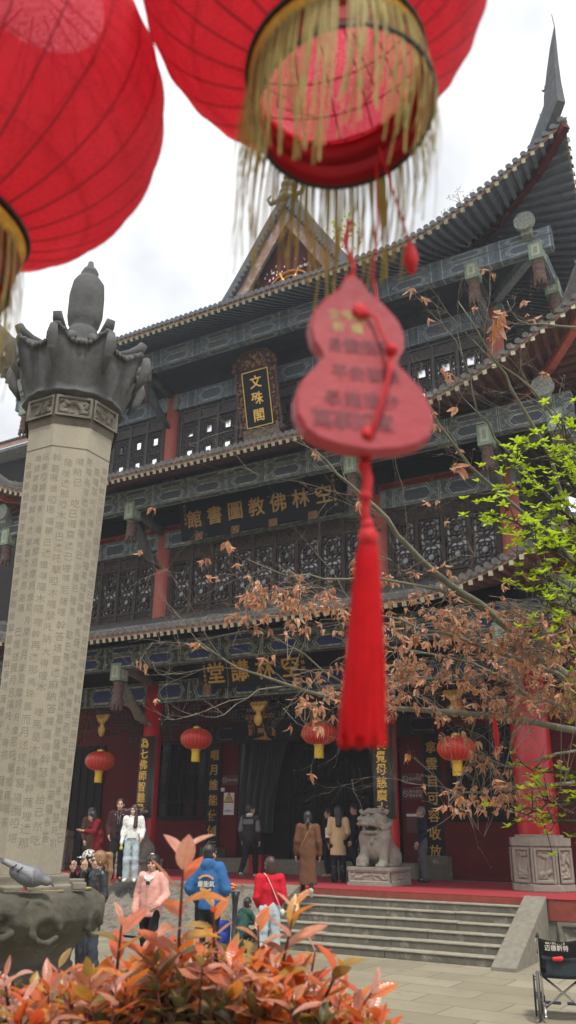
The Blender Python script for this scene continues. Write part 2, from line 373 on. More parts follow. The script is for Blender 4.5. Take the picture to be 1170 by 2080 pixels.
# ------------------------------------------------------------------ ground
def ground():
    t=NT('stone_paving')
    m=t.n('ShaderNodeMapping'); m.inputs['Rotation'].default_value=(0,0,R_(3)); t.l(t.tc.outputs['Object'],m.inputs[0])
    nz_=t.n('ShaderNodeTexNoise'); nz_.inputs['Scale'].default_value=1.1; t.l(m.outputs[0],nz_.inputs['Vector'])
    va=t.n('ShaderNodeVectorMath',operation='MULTIPLY_ADD'); t.l(nz_.outputs['Color'],va.inputs[0]); va.inputs[1].default_value=(.05,.05,0); t.l(m.outputs[0],va.inputs[2])
    b=t.n('ShaderNodeTexBrick'); t.l(va.outputs[0],b.inputs['Vector']); b.inputs['Scale'].default_value=1.
    b.inputs['Brick Width'].default_value=1.15; b.inputs['Row Height'].default_value=.62; b.inputs['Mortar Size'].default_value=.009; b.inputs['Mortar Smooth'].default_value=.3
    b.inputs['Color1'].default_value=(.205,.18,.122,1); b.inputs['Color2'].default_value=(.295,.265,.19,1); b.inputs['Mortar'].default_value=(.09,.083,.065,1)
    g=t.noise(.9,6,.65); f=t.noise(14,5,.7); s_=t.noise(3.1,6,.75)
    c=t.mix((g-.42)*2.2,b.outputs['Color'],(.175,.158,.112)); c=t.mix(((s_-.57)*6).mx(0).mn(.7),c,(.13,.12,.095)); c=t.mix(((f-.62)*5).mx(0).mn(.5),c,(.31,.29,.24))
    t.set(c,.85); h=S(t.t,b.outputs['Fac'])*-1.+f*.25; t.bump(h,.5,.012)
    mb=MB(); mb.grid([[(x,y,0) for x in (-400,-60,-20,0,20,60,400)] for y in (-400,-60,0,20,60,400)])
    mb.build('courtyard_ground',t.m)['kind']='structure'
ground()
# ------------------------------------------------------------------ temple hall
CX=-11.65; YC=19.1; F0=.92; PX=[CX-6.95,CX-3.52,CX+3.52,CX+6.95]; YP=17.5; YW=22.0
hall=thing('temple_hall','three storeyed dark timber temple hall with upturned tiled eaves and painted beams','temple',(CX,YC,F0))
def H(mb,name,mats,smooth=False,parent=None): return mb.build(name,mats,parent or hall,smooth,True)
def beam(x0,x1,y0,y1,z0,z1,m,name='painted_beam',axis='x',parent=None,world=True):
    me=bpy.data.meshes.new(name); a=(x0,y0,z0);b=(x1,y1,z1)
    mb=MB().box(a,b); me=mb.me(name); uv=me.uv_layers.new(name='UVMap'); off=(x0 if axis=='x' else y0)
    for p in me.polygons:
        nz_=abs(p.normal.z)>.7
        for li in p.loop_indices:
            c=me.vertices[me.loops[li].vertex_index].co
            al=c.x if axis=='x' else c.y
            cr_=((c.y-y0)/(y1-y0) if axis=='x' else (c.x-x0)/(x1-x0)) if nz_ else (c.z-z0)/(z1-z0)
            uv.data[li].uv=(al-off,cr_)
    return link(name,me,parent or hall,m,False,world)
# --- roofs
RAFTER3=mat('glare_tinted_rafter',(.17,.205,.265),(.11,.135,.175),5,.85,.2); SOFF3=mat('glare_tinted_soffit',(.17,.205,.265),(.11,.135,.175),5,.9)  # blue-grey tint is veiling glare put into upper rafters and soffit
def roof(zo,yo,xo0,xo1,yi,xi0,xi1,zi,lift,Ls,yb,tilem,rows,spire=None,name='roof',endm=None,sp=.168,hook=True):
    """skirt roof: eaves on the front, left and right; inner rectangle xi0..xi1 from yi back"""
    def lf(d): t=max(0,1-d/Ls); return lift*t**1.6, .28*t**2
    def pt(side,s,w):
        # side 0 front (s = x), 1 right (s = y), 2 left (s = y); w 0 eave .. 1 inner edge
        if side==0:
            d=min(s-xo0,xo1-s); l,fl=lf(d); return V((s+(fl if xo1-s<s-xo0 else -fl)*(1-w),yo-fl*(1-w)+(yi-yo)*w,zo+(zi-zo)*(.72*w+.28*w*w)+l*(1-w)**1.3))
        d=s-yo; l,fl=lf(d); xo,xi,sg=(xo1,xi1,1) if side==1 else (xo0,xi0,-1)
        return V((xo+sg*fl*(1-w)+(xi-xo)*w,s-fl*(1-w),zo+(zi-zo)*(.72*w+.28*w*w)+l*(1-w)**1.3))
    def wmax(side,s):
        if side==0: return min(1,(s-xo0)/(xi0-xo0),(xo1-s)/(xo1-xi1))
        return min(1,(s-yo)/(yi-yo))
    t=MB(); raf=MB(); fas=MB(); sof=MB()
    for side in (0,1,2):
        a,b=(xo0,xo1) if side==0 else (yo,yb)
        n=int((b-a)/sp); ss=[a+(b-a)*(i+.5)/n for i in range(n)]
        edge=[a]+ss+[b]; NW=7
        g=[[pt(side,s,max(wmax(side,s),.002)*j/(NW-1)) for s in edge] for j in range(NW)]
        t.grid(g if side==0 else [r[::-1] for r in g])
        sof.grid([[p-V((0,0,.10)) for p in r] for r in g])
        T=V((1,0,0)) if side==0 else V((0,1,0)); OUT=V((0,-1,0)) if side==0 else V((1 if side==1 else -1,0,0))
        for i,s in enumerate(ss):
            wm=wmax(side,s)
            if wm<.015: continue
            P=[pt(side,s,wm*j/5) for j in range(6)]; P[0]=P[0]+OUT*.03
            jit=random.uniform(-.008,.008); r=.066+random.uniform(-.004,.004)
            vs=[p+T*(r*math.cos(PI*k/6)+jit)+V((0,0,r*math.sin(PI*k/6)+.005+jit*.5)) for p in P for k in range(7)]
            t.add(vs,[(q*7+k,q*7+k+1,(q+1)*7+k+1,(q+1)*7+k) for q in range(5) for k in range(6)]+[tuple(range(7))])
            # tile end disc and drip
            c=P[0]+OUT*.012+V((0,0,.01)); rr=r*1.12
            t.add([c+T*(rr*math.cos(2*PI*k/10)+jit)+V((0,0,rr*math.sin(2*PI*k/10))) for k in range(10)],[tuple(range(10))])
            c=P[0]+T*(sp/2); t.add([c+OUT*.015+T*q-V((0,0,z)) for q,z in ((-.07,-.01),(.07,-.01),(.06,.05),(0,.085),(-.06,.05))],[(0,1,2,3,4)])
        # fascia under the tiles
        fp=[pt(side,s,0) for s in edge]
        for i in range(len(fp)-1):
            fas.bar(fp[i]-V((0,0,.085))-OUT*.03,fp[i+1]-V((0,0,.085))-OUT*.03,.04,.10)
        n2=int((b-a)/.205)
        for i in range(n2):
            s=a+(b-a)*(i+.5)/n2; wm=wmax(side,s)
            if wm<.03: continue
            P=[pt(side,s,wm*q)-V((0,0,.165)) for q in (0,.33,.66,1)]; P[0]=P[0]+OUT*.0+V((0,0,-.02))
            for q in range(3): raf.bar(P[q],P[q+1],.085,.10)
            raf.m=1; e=P[0]+OUT*.003; d=(P[0]-P[1]).normalized(); raf.bar(e,e+d*.012,.092,.105); raf.m=0
    ro=H(t,name,[tilem],True)
    up3=name=='upper_roof'; H(sof,'soffit',SOFF3 if up3 else RAFTER,parent=ro); H(raf,'rafter_row',[RAFTER3 if up3 else RAFTER,endm or RAFEND],parent=ro); H(fas,'fascia_board',FASCIA,parent=ro)
    for sg,xo,xi in ((1,xo1,xi1),(-1,xo0,xi0)):
        l,fl=lf(0); C=V((xo+sg*fl,yo-fl,zo+lift)); I=V((xi,yi,zi))
        P=[I.lerp(C,q)+V((0,0,lift*.0)) for q in (0,.3,.6,.85,1)]
        for i,q in enumerate((0,.3,.6,.85,1)): P[i]=pt(0,xi+(xo-xi)*q,1-q)
        hb=MB()
        for i in range(4): hb.bar(P[i]-V((0,0,.24)),P[i+1]-V((0,0,.24)),.17,.22)
        H(hb,'hip_beam',REDOLD if name!='upper_roof' else REDDK,parent=ro)
        # ridge and upturned spire
        rb=MB(); dg=(C-I); dg.z=0; dg.normalize(); sx=V((-dg.y,dg.x,0))
        path=[P[0],P[1],P[2],P[3]]+[C+dg*a+V((0,0,b)) for a,b in spire]; W=[.26,.26,.28,.30]+[.22,.16,.11,.06,.02][:len(spire)]; Hh=[.3,.3,.36,.6]+[.66,.5,.34,.2,.03][:len(spire)]
        vs=[]
        for i,p in enumerate(path):
            d=(path[min(i+1,len(path)-1)]-path[max(i-1,0)]).normalized(); u=sx.cross(d)*-1
            if u.z<0 and i<4: u=-u
            up=u if i<4 else (u if u.dot(dg)<0 else -u)
            for k,(aa,bb) in enumerate(((-1,0),(1,0),(1,.7),(.55,1),(-.55,1),(-1,.7))): vs.append(p+sx*(aa*W[i]/2)+up*(bb*Hh[i]))
        m=len(path); rb.add(vs,[(i*6+k,i*6+(k+1)%6,(i+1)*6+(k+1)%6,(i+1)*6+k) for i in range(m-1) for k in range(6)]+[tuple(range(6)),tuple(range((m-1)*6,m*6))])
        if hook:
            for q,(i,ln) in enumerate(((3,.22),(4,.2),(5,.16))):
                p=path[i]+(path[i+1]-path[i])*.3-dg*(Hh[i]*.9); rb.tube([p,p-dg*ln*.7+V((0,0,ln*.3)),p-dg*ln+V((0,0,ln))],[.035,.025,.006],5)
                rb.ball(p+dg*.05,(.08,.08,.12),8)
            rb.tube([path[-1],path[-1]+V((-.03,0,.45))],[.012,.006],4)
        H(rb,'corner_spire',tilem,parent=ro)
        # rows of ridge tiles
        rt=MB()
        for i in range(3):
            for j in range(5):
                p=P[i].lerp(P[i+1],j/5)+V((0,0,.33)); rt.ball(p,(.09,.09,.07),6)
        H(rt,'ridge_cap',tilem,parent=ro)
    return ro
XO0,XO1=CX-9.5,CX+9.5; YO=16.2
roof(6.72,YO,XO0,XO1,18.95,PX[0]-.1,PX[3]+.1,7.75,1.5,4.2,26,TILE,None,[(.12,.25),(.22,.6),(.27,.95),(.28,1.2)],'lower_roof')
roof(11.2,YO,XO0,XO1,18.95,PX[0]-.1,PX[3]+.1,12.4,1.6,4.2,26,TILE,None,[(.12,.25),(.24,.65),(.3,1.1),(.3,1.4)],'middle_roof')
TILE3=mat('glare_tinted_roof_tile',(.12,.13,.145),(.07,.076,.085),7,.9,.5,30,dirt=((.24,.235,.22),5,.6,.7))  # glare over the top roof is put into this tile colour
roof(15.72,YO,XO0,XO1,20.3,CX-4.6,CX+4.6,18.2,1.75,4.4,26.5,TILE3,None,[(-.02,.5),(-.03,1.15),(.0,1.75),(.05,2.3),(.09,2.75)],'upper_roof')
# --- gable (front-facing) and main ridge
def gable():
    yg=20.35; ax,az=CX,22.25; sl=1.45; half=3.3
    # roof planes behind
    t=MB()
    for sg in (-1,1):
        n=int(8/.17)
        t.grid([[V((ax+sg*half*q,y,az-sl*half*q*(1+.07*math.sin(PI*q)))) for y in (yg-.35,23,27)] for q in (0,.25,.5,.75,1)])
        for i in range(n):
            y=yg-.3+i*.17; P=[V((ax+sg*half*q,y,az-sl*half*q*(1+.07*math.sin(PI*q)))) for q in (.02,.35,.7,1)]
            t.tube(P,.065,6,False)
    g=H(t,'gable_roof',TILE3,True)
    b=MB()
    for sg in (-1,1):   # pale bargeboards
        q=lambda a,dz,y:V((ax+sg*half*a,y,az-sl*half*a*(1+.07*math.sin(PI*a))-dz))
        for i in range(8):
            a,c=i/8,(i+1)/8
            vs=[q(a,.22,yg-.36),q(c,.22,yg-.36),q(c,.95,yg-.36),q(a,.95,yg-.36),q(a,.22,yg-.26),q(c,.22,yg-.26),q(c,.95,yg-.26),q(a,.95,yg-.26)]
            b.add(vs,[(0,1,2,3),(7,6,5,4),(3,2,6,7),(0,4,5,1)])
    H(b,'bargeboard',mat('peeling_bargeboard',(.36,.24,.19),(.17,.10,.085),5,.9,.4,dirt=((.5,.47,.43),4,.52,.8)),parent=g)
    v=MB()
    for sg in (-1,1):   # verge ridge
        P=[V((ax+sg*half*a,yg-.3,az-sl*half*a*(1+.07*math.sin(PI*a))+.16)) for a in [i/8 for i in range(9)]]
        for i in range(8): v.bar(P[i],P[i+1],.28,.36)
        for i in range(30):
            a=(i+.5)/30; p=V((ax+sg*half*a,yg-.5,az-sl*half*a*(1+.07*math.sin(PI*a))-.1)); v.ball(p,(.075,.07,.075),6)
    H(v,'verge_ridge',TILE3,parent=g)
    p=MB(); p.add([(ax,yg,az-.8),(ax-half*.8,yg,az-sl*half*.8-.75),(ax+half*.8,yg,az-sl*half*.8-.75)],[(0,1,2)]); H(p,'pediment_panel',REDDK,parent=g)
    wv=MB(); c=V((ax,yg-.06,18.75))
    wv.tube([c+V((.85*math.cos(2*PI*k/32),0,.85*math.sin(2*PI*k/32))) for k in range(33)],.03,6); wv.tube([c+V((.66*math.cos(2*PI*k/32),0,.66*math.sin(2*PI*k/32))) for k in range(33)],.018,6)
    for k in range(8):
        d=V((math.cos(2*PI*k/8+.39),0,math.sin(2*PI*k/8+.39))); wv.tube([c+d*.1,c+d*.5,c+d*.52,c+d*.62,c+d*.7,c+d*.95],[.03,.03,.07,.07,.035,.05],6)
    H(wv,'gilt_wheel',mat('orange_gilt',(.75,.33,.03),(.55,.22,.02),9,.4),parent=g)
    ch=MB(); rs=random.Random(3)
    for k in range(34):
        a=rs.uniform(.15,PI*1.05); r=rs.uniform(.95,1.35); x,z=r*math.cos(a),r*math.sin(a); s=rs.uniform(.02,.05)
        ch.bar(c+V((x,.02,z)),c+V((x+s*rs.uniform(-1,1),.02,z+s*2)),s,.012)
    H(ch,'mirror_chip',mat('white_chip',(.85,.85,.85),None,4,.5),parent=g)
    f=MB(); prof=[(.42,0),(.42,.25),(.34,.3),(.3,.42),(.36,.5),(.33,.6),(.22,.66),(.16,.72),(.2,.78),(.27,.9),(.28,1.02),(.2,1.15),(.12,1.2),(.1,1.24),(.16,1.3),(.19,1.4),(.15,1.5),(.05,1.58)]
    f.lathe([(r*.9,z*.78) for r,z in prof],16,(ax,yg-.2,az+.1)); f.bar((ax,yg-.1,az+.25),(ax,27,az+.25),.35,.6)
    for sg in (-1,1): f.tube([(ax+sg*.3,yg-.3,az+.25),(ax+sg*.62,yg-.35,az+.2),(ax+sg*.72,yg-.35,az+.42),(ax+sg*.6,yg-.35,az+.55)],[.1,.08,.06,.03],8)
    H(f,'ridge_finial',mat('glazed_ridge_ornament',(.20,.21,.15),(.12,.125,.10),9,.6,.4),True,parent=g)
gable()
# --- columns
for z0,z1,m,r0 in ((F0,5.9,REDNEW,.25),(7.5,10.5,REDOLD,.235),(12.1,15.2,REDOLD,.225)):
    for i,x in enumerate(PX):
        r=.42 if (z0<2 and i in (0,3)) else r0
        c=MB().lathe([(r*1.02,z0),(r*1.02,z0+.02),(r,(z0+z1)/2),(r*.97,z1)],28,(x,YC,0)); o=H(c,'column',m,True)
for i in (0,3):
    b=MB(); c=V((PX[i],YC,0)); n=8; hgt=1.02; R0=.66
    def oc(r,z): return [(c.x+r*math.cos(2*PI*(k+.5)/n+R_(20)),c.y+r*math.sin(2*PI*(k+.5)/n+R_(20)),z) for k in range(n)]
    prof=[(R0*.98,F0),(R0,F0+.02),(R0,F0+.13),(R0*.93,F0+.16),(R0*.93,F0+.84),(R0*.98,F0+.87),(R0*.98,F0+hgt),(R0*.7,F0+hgt+.01)]
    vs=[p for r,z in prof for p in oc(r,z)]; m=len(prof)
    b.add(vs,[(q*n+k,q*n+(k+1)%n,(q+1)*n+(k+1)%n,(q+1)*n+k) for q in range(m-1) for k in range(n)]+[tuple(range((m-1)*n,m*n))])
    for k in range(n):
        p=V(oc(R0*.93,F0+.17)[k]); q=V(oc(R0*.93,F0+.17)[(k+1)%n]); u=(q-p); wd=u.length; u.normalize(); N=V((u.y,-u.x,0))
        relief(b,p+u*.03+N*.004,u,(0,0,1),N,wd-.06,.66,22,34,12,40+k,.05,.05); b.tube([p+N*0,p+V((0,0,.66))],.035,6)
    b.lathe([(.5,F0+hgt),(.5,F0+hgt+.05),(.46,F0+hgt+.06)],28,tuple(c))
    H(b,'column_base',LIONST)
# --- storey walls (dark timber behind the windows), porch wall, ceilings
for z0,z1 in ((7.2,11.6),(11.9,16.0)):
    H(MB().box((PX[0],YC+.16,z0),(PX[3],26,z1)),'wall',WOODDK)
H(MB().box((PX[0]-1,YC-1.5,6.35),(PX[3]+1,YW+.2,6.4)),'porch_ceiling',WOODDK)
wl=MB()
wx=[PX[0]-2.5,-17.25,-15.3,-14.15,-8.95,-7.62,-5.55,PX[3]+6]
wl.box((wx[0],YW,F0),(wx[1],YW+.3,6.35)); wl.box((wx[1],YW,F0),(wx[2],YW+.3,2.33)); wl.box((wx[1],YW,4.6),(wx[2],YW+.3,6.35)); wl.box((wx[2],YW,F0),(wx[3],YW+.3,6.35))
wl.box((wx[3],YW,4.5),(wx[4],YW+.3,6.35)); wl.box((wx[4],YW,F0),(wx[5],YW+.3,6.35)); wl.box((wx[5],YW,F0),(wx[6],YW+.3,2.33)); wl.box((wx[5],YW,4.6),(wx[6],YW+.3,6.35)); wl.box((wx[6],YW,F0),(wx[7],YW+.3,6.35))
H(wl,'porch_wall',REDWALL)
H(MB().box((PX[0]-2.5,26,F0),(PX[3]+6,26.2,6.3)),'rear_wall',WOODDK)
# porch windows
def porch_window(x0,x1,z0,z1):
    f=MB()
    for a,b in (((x0,YW-.02,z0-.05),(x1,YW+.1,z0+.08)),((x0,YW-.02,z1-.06),(x1,YW+.1,z1+.04)),((x0-.05,YW-.02,z0-.05),(x0+.05,YW+.1,z1+.04)),((x1-.05,YW-.02,z0-.05),(x1+.05,YW+.1,z1+.04))): f.box(a,b)
    n=4; w_=(x1-x0)/n
    for i in range(1,n): f.box((x0+i*w_-.03,YW+.01,z0),(x0+i*w_+.03,YW+.09,z1))
    f.box((x0,YW+.012,z0+.45),(x1,YW+.088,z0+.52))
    for i in range(n):
        for j in range(1,7): f.box((x0+i*w_+.03,YW+.04,z0+.52+j*(z1-z0-.6)/7),(x0+(i+1)*w_-.03,YW+.06,z0+.54+j*(z1-z0-.6)/7))
        for j in range(1,5): f.box((x0+i*w_+j*w_/5-.009,YW+.043,z0+.52),(x0+i*w_+j*w_/5+.009,YW+.058,z1-.06))
    o=H(f,'porch_window',WOODDK); H(MB().box((x0,YW+.12,z0),(x1,YW+.14,z1)),'pane',DARKGL,parent=o)
porch_window(wx[1],wx[2],2.33,4.6); porch_window(wx[5],wx[6],2.33,4.6)
xa,xb=OY(140,1650,YW).x,OY(203,1650,YW).x
m=MB(); m.box((xa,YW-.03,F0),(xb,YW-.012,4.55))
for i in range(5): m.box((xa+(xb-xa)*i/4-.04,YW-.06,F0),(xa+(xb-xa)*i/4+.04,YW-.0,4.6))
for z in (F0,2.2,2.4,4.5): m.box((xa,YW-.05,z),(xb,YW-.0,z+.08))
H(m,'side_door',WOODDK)
# doorway: stone sill, carved door leaves, header
H(MB().box((wx[3]-.5,YW-.55,F0),(wx[4]+.5,YW+.3,F0+.36)),'door_sill',STONE)
H(MB().box((wx[3]-.35,YW-.45,F0+.0),(wx[3]-.95,YW-.02,F0+.62)),'plinth_block',STEP); H(MB().box((wx[4]+.55,YW-.3,F0),(wx[4]+1.3,YW-.02,F0+.55)),'plinth_block',STEP)
nd=6; dw=(wx[4]-wx[3]-.2)/nd
for i in range(nd):
    x=wx[3]+.1+i*dw; d=MB(); z0=F0+.36
    d.box((x+.02,YW+.12,z0),(x+dw-.02,YW+.16,4.48))
    for a,b in (((x+.02,z0),(x+.1,4.48)),((x+dw-.1,z0),(x+dw-.02,4.48)),((x+.1,z0),(x+dw-.1,z0+.12)),((x+.1,2.35),(x+dw-.1,2.45)),((x+.1,4.38),(x+dw-.1,4.48)),((x+.1,2.15),(x+dw-.1,2.2))): d.box((a[0],YW+.09,a[1]),(b[0],YW+.18,b[1]))
    relief(d,(x+.1,YW+.118,2.5),(1,0,0),(0,0,1),(0,-1,0),dw-.2,1.85,16,44,26,70+i,.05,.05,False)
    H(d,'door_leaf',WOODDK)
beam(wx[3]-.9,wx[4]+1.,YW-.22,YW-.02,4.5,4.98,PBD,'painted_beam')
beam(PX[0],PX[3]+3,YW-.2,YW-.02,5.0,5.2,REDDK,'painted_beam')
# curtains
for (x0,x1,sw) in ((wx[3]+.05,wx[3]+1.7,.6),(wx[4]-1.0,wx[4]-.05,-.5)):
    c=MB(); nx,nz_=40,14; P=[]
    for j in range(nz_):
        q=j/(nz_-1); z=4.46-q*2.5; row=[]
        for i in range(nx):
            a=i/(nx-1); pin=(1-.25*math.sin(PI*min(1,q*1.1)*.5))
            x=(x0+(x1-x0)*a*pin) if sw>0 else (x1-(x1-x0)*(1-a)*pin); row.append((x,YW-.06+.05*math.sin(a*34+q*2.)+.02*math.sin(a*71),z))
        P.append(row)
    c.grid(P); H(c,'door_curtain',mat('dull_plastic_curtain',(.026,.025,.02),(.012,.012,.010),4,.4,stretch=(6,6,.5),spec=.3),True)
# --- lintels, eave beams, hanging posts, brackets
FRZ=mat('glare_tinted_panel',(.075,.088,.11),(.05,.058,.072),4,.85)  # top-storey panels lifted towards blue, glare painted into the colour
def storey(k,zl0,zl1,ze0,ze1,zb0,zb1,zp,pb,strip):
    xs0,xs1=PX[0]-1.6,PX[3]+1.6
    beam(PX[0]-.3,PX[3]+.3,YC-.14,YC+.14,zl0,zl1,pb)
    if strip: beam(PX[0],PX[3],YC-.11,YC+.11,zl1,zl1+.22,PBR)
    H(MB().box((PX[0],YC-.06,zl1+(.22 if strip else 0)),(PX[3],YC+.06,ze1+.6)),'frieze_panel',FRZ if k==2 else WOODDK)
    eb=beam(xs0-.4,xs1+.4,YP-.13,YP+.13,ze0,ze1,pb,'eave_beam'); 
    beam(xs0-.4,xs1+.4,YP-.16,YP+.1,ze1+.004,ze1+.22,pb,'purlin')
    for sg,x in ((1,xs1),(-1,xs0)): beam(x-.13,x+.13,YP+.14,25,ze0,ze1,pb,'eave_beam','y')
    H(MB().box((xs0+.14,YP+.14,ze1+.1),(xs1-.14,YC-.07,ze1+.14)),'eave_soffit',FRZ if k==2 else WOODDK)
    spots=[(x,YP) for x in PX]+[(xs1,YP),(xs0,YP),(xs1,YC),(xs0,YC)]
    for n,(x,y) in enumerate(spots):
        p=MB().box((x-.17,y-.17,zb0),(x+.17,y+.17,zb1)); po=H(p,'hanging_post',POSTGR)
        q=MB(); hw,hh=.1,(zb1-zb0)/2-.07; zc=(zb0+zb1)/2
        for dx,dy in ((0,-1),(1,0),(-1,0)):
            if dx==0: q.box((x-hw,y-.182,zc-hh),(x+hw,y-.168,zc+hh))
            else: q.box((x+dx*.175-.007,y-hw,zc-hh),(x+dx*.175+.007,y+hw,zc+hh))
        q.m=1
        q.box((x-.045,y-.186,zc-hh+.07),(x+.045,y-.18,zc+hh-.07)); q.box((x+.18,y-.045,zc-hh+.07),(x+.186,y+.045,zc+hh-.07))
        H(q,'post_panel',[POSTIN,POSTGR],parent=po)
        h=zb0-zp; l=MB()
        l.lathe([(.10,zb0),(.135,zb0-.06*h),(.135,zb0-.14*h),(.10,zb0-.17*h),(.13,zb0-.2*h),(.145,zb0-.3*h),(.14,zb0-.42*h),(.115,zb0-.45*h),(.145,zb0-.5*h),(.15,zb0-.6*h),(.13,zb0-.66*h),(.155,zb0-.7*h),(.16,zb0-.8*h),(.12,zb0-.84*h),(.1,zb0-.86*h)],14,(x,y,0))
        for a in range(8):
            t_=2*PI*a/8; l.bar((x+.125*math.cos(t_),y+.125*math.sin(t_),zb0-.78*h),(x+.14*math.cos(t_),y+.14*math.sin(t_),zp),.05,.035)
        H(l,'carved_lotus',LOTUS,True,parent=po)
    for n,x in enumerate(PX):
        s=MB(); a=V((x,YC-.2,zl0-.62)); b=V((x,YP+.12,ze0+.0)); N=9
        pts=[]; rad=[]
        for i in range(N):
            q=i/(N-1); pts.append(a.lerp(b,q)+V((0,-.16*math.sin(PI*q),-.13*math.sin(PI*q)+.03*math.sin(q*20)))); rad.append(.05+.09*math.sin(PI*min(1,q*1.15))**.7+.02*math.sin(q*31))
        s.tube(pts,rad,8)
        for i in range(14):
            q=random.random(); p=a.lerp(b,q)+V((random.uniform(-.1,.1),-.2*math.sin(PI*q)+random.uniform(-.06,.06),-.13*math.sin(PI*q))); s.ball(p,random.uniform(.035,.07),6)
        s.bar((x,YC-.15,zl1),(x,YP+.1,ze0+.12),.16,.24)
        H(s,'carved_bracket',CAPST if k else CARVE,True)
        if k: H(MB().box((x-.28,YC-.19,zl0),(x+.28,YC+.12,zl1-.03)),'column_cap',PB2)
    for sg,xc,xe in ((1,PX[3],xs1),(-1,PX[0],xs0)):
        H(MB().bar((xc,YC,ze0+.05),(xe,YP,ze0+.15),.2,.26),'corner_bracket',pb)
        # round painted beam ends at the corner
        d=MB().lathe([(.0,0),(.25,0),(.25,.12),(0,.12)],24); T=Matrix.Translation((xe+.12*sg-.25*sg,YP-.42,ze1+.30))@Matrix.Rotation(PI/2,4,'X'); d.v=[tuple(T@V(p)) for p in d.v]
        d.bar((xe-.13*sg,YP-.42,ze1+.12),(xe-.13*sg,YP+.4,ze1+.12),.24,.3)
        H(d,'beam_end',mat('painted_disc',(.45,.46,.40),(.12,.15,.14),26,.8))
storey(0,5.33,5.93,6.03,6.42,5.74,6.2,4.97,PB1,False)
storey(1,9.9,10.42,10.63,11.02,10.36,10.88,9.72,PB2,True)
storey(2,14.56,15.12,15.2,15.55,14.96,15.42,14.24,PB3,False)
# --- lattice windows
def frame_bars(mb,x0,x1,z0,z1,w_,y=0,d=.05):
    mb.box((x0,y-d,z0),(x0+w_,y,z1)); mb.box((x1-w_,y-d,z0),(x1,y,z1)); mb.box((x0+w_,y-d,z0),(x1-w_,y,z0+w_)); mb.box((x0+w_,y-d,z1-w_),(x1-w_,y,z1))
def panel2(wd=.8,h=2.35):
    m=MB(); frame_bars(m,0,wd,0,h,.06,0,.09)
    m.box((.06,-.085,.50),(wd-.06,0,.56)); m.box((.06,-.085,h-.42),(wd-.06,0,h-.36))
    m.box((.06,-.03,.06),(wd-.06,-.01,.5)); relief(m,(.08,-.032,.09),(1,0,0),(0,0,1),(0,-1,0),wd-.16,.38,26,14,12,5,.03,.03); m.box((.06,-.03,h-.36),(wd-.06,-.01,h-.06)); relief(m,(.08,-.032,h-.34),(1,0,0),(0,0,1),(0,-1,0),wd-.16,.26,26,12,10,6,.03,.03)
    zc0,zc1=.58,h-.44; hh=(zc1-zc0)/2; cx=wd/2
    for q in range(2):
        c=V((cx,-.045,zc0+hh*(q+.5))); R1=hh*.49
        for ang0,r,wb in ((R_(22.5),R1,.035),(R_(22.5),R1*.62,.025),(0,R1*.34,.025)):
            P=[c+V((r*math.cos(ang0+k*PI/4)*min(1,(wd/2-.08)/R1*1.05),0,r*math.sin(ang0+k*PI/4))) for k in range(9)]
            for k in range(8): m.bar(P[k],P[k+1],wb,.04,(0,1,0))
        for k in range(8):
            a=k*PI/4; m.bar(c+V((R1*.3*math.cos(a),0,R1*.3*math.sin(a))),c+V((R1*.95*math.cos(a),0,R1*.95*math.sin(a))),.022,.038,(0,1,0))
        for k in range(4):
            a=k*PI/2+PI/4; p=c+V((R1*.62*math.cos(a),0,R1*.62*math.sin(a))); m.box((p.x-.05,-.065,p.z-.05),(p.x+.05,-.03,p.z+.05))
        for k in range(4):
            a=k*PI/2; p=c+V((R1*.52*math.cos(a),0,R1*.52*math.sin(a))); m.cbox(p,(.07,.035,.07),None)
        for z in (c.z-hh*.5,c.z+hh*.5,c.z-hh*.28,c.z+hh*.28): m.box((.06,-.055,z-.01),(wd-.06,-.03,z+.01))
        for x in (.11,wd-.11): m.box((x-.008,-.052,c.z-hh*.5),(x+.008,-.033,c.z+hh*.5))
    m.cbox((cx,-.045,zc0+hh),(.14,.03,.06))
    return m.me('window_panel')
def panel3(wd=.8,h=2.3):
    m=MB(); frame_bars(m,0,wd,0,h,.055,0,.09); m.box((.055,-.085,h-.42),(wd-.055,0,h-.36)); m.box((.055,-.03,h-.36),(wd-.055,-.01,h-.055))
    relief(m,(.08,-.032,h-.34),(1,0,0),(0,0,1),(0,-1,0),wd-.16,.26,26,12,10,9,.03,.03)
    H0=(h-.42-.055)/2.5
    for q in range(3):
        z1=h-.44-q*H0; z0=max(.055,z1-H0); 
        if z1-z0<.2: break
        m.box((.055,-.08,z0-.02),(wd-.055,0,z0+.015))
        for k,ins in enumerate((.04,.115,.19)):
            x0,x1,a,b=.055+ins,wd-.055-ins,z0+ins+.02,z1-ins
            if b-a<.1 or x1-x0<.1: continue
            frame_bars(m,x0,x1,a,b,.026 if k<2 else .03,-.03,.035)
        for (fx,fz) in ((.5,0),(.5,1),(0,.5),(1,.5),(.25,0),(.75,0),(.25,1),(.75,1),(0,.25),(0,.75),(1,.25),(1,.75)):
            x=.095+(wd-.19)*fx; z=z0+.06+(z1-z0-.1)*fz; dx=(.5-fx)*.2 if fx in(0,1) else 0; dz=(.5-fz)*.2 if fz in(0,1) else 0
            m.bar((x,-.05,z),(x+dx,-.05,z+dz),.024,.03,(0,1,0))
    return m.me('window_panel'),H0
ME2=panel2(); ME2.materials.append(WOOD); ME3,H0=panel3(); ME3.materials.append(mat('glare_tinted_lattice_wood',(.13,.115,.11),(.07,.063,.062),8,.8,.3,30,dirt=((.24,.22,.2),6,.6,.6)))  # top-storey lattice wood paled, glare put into its colour
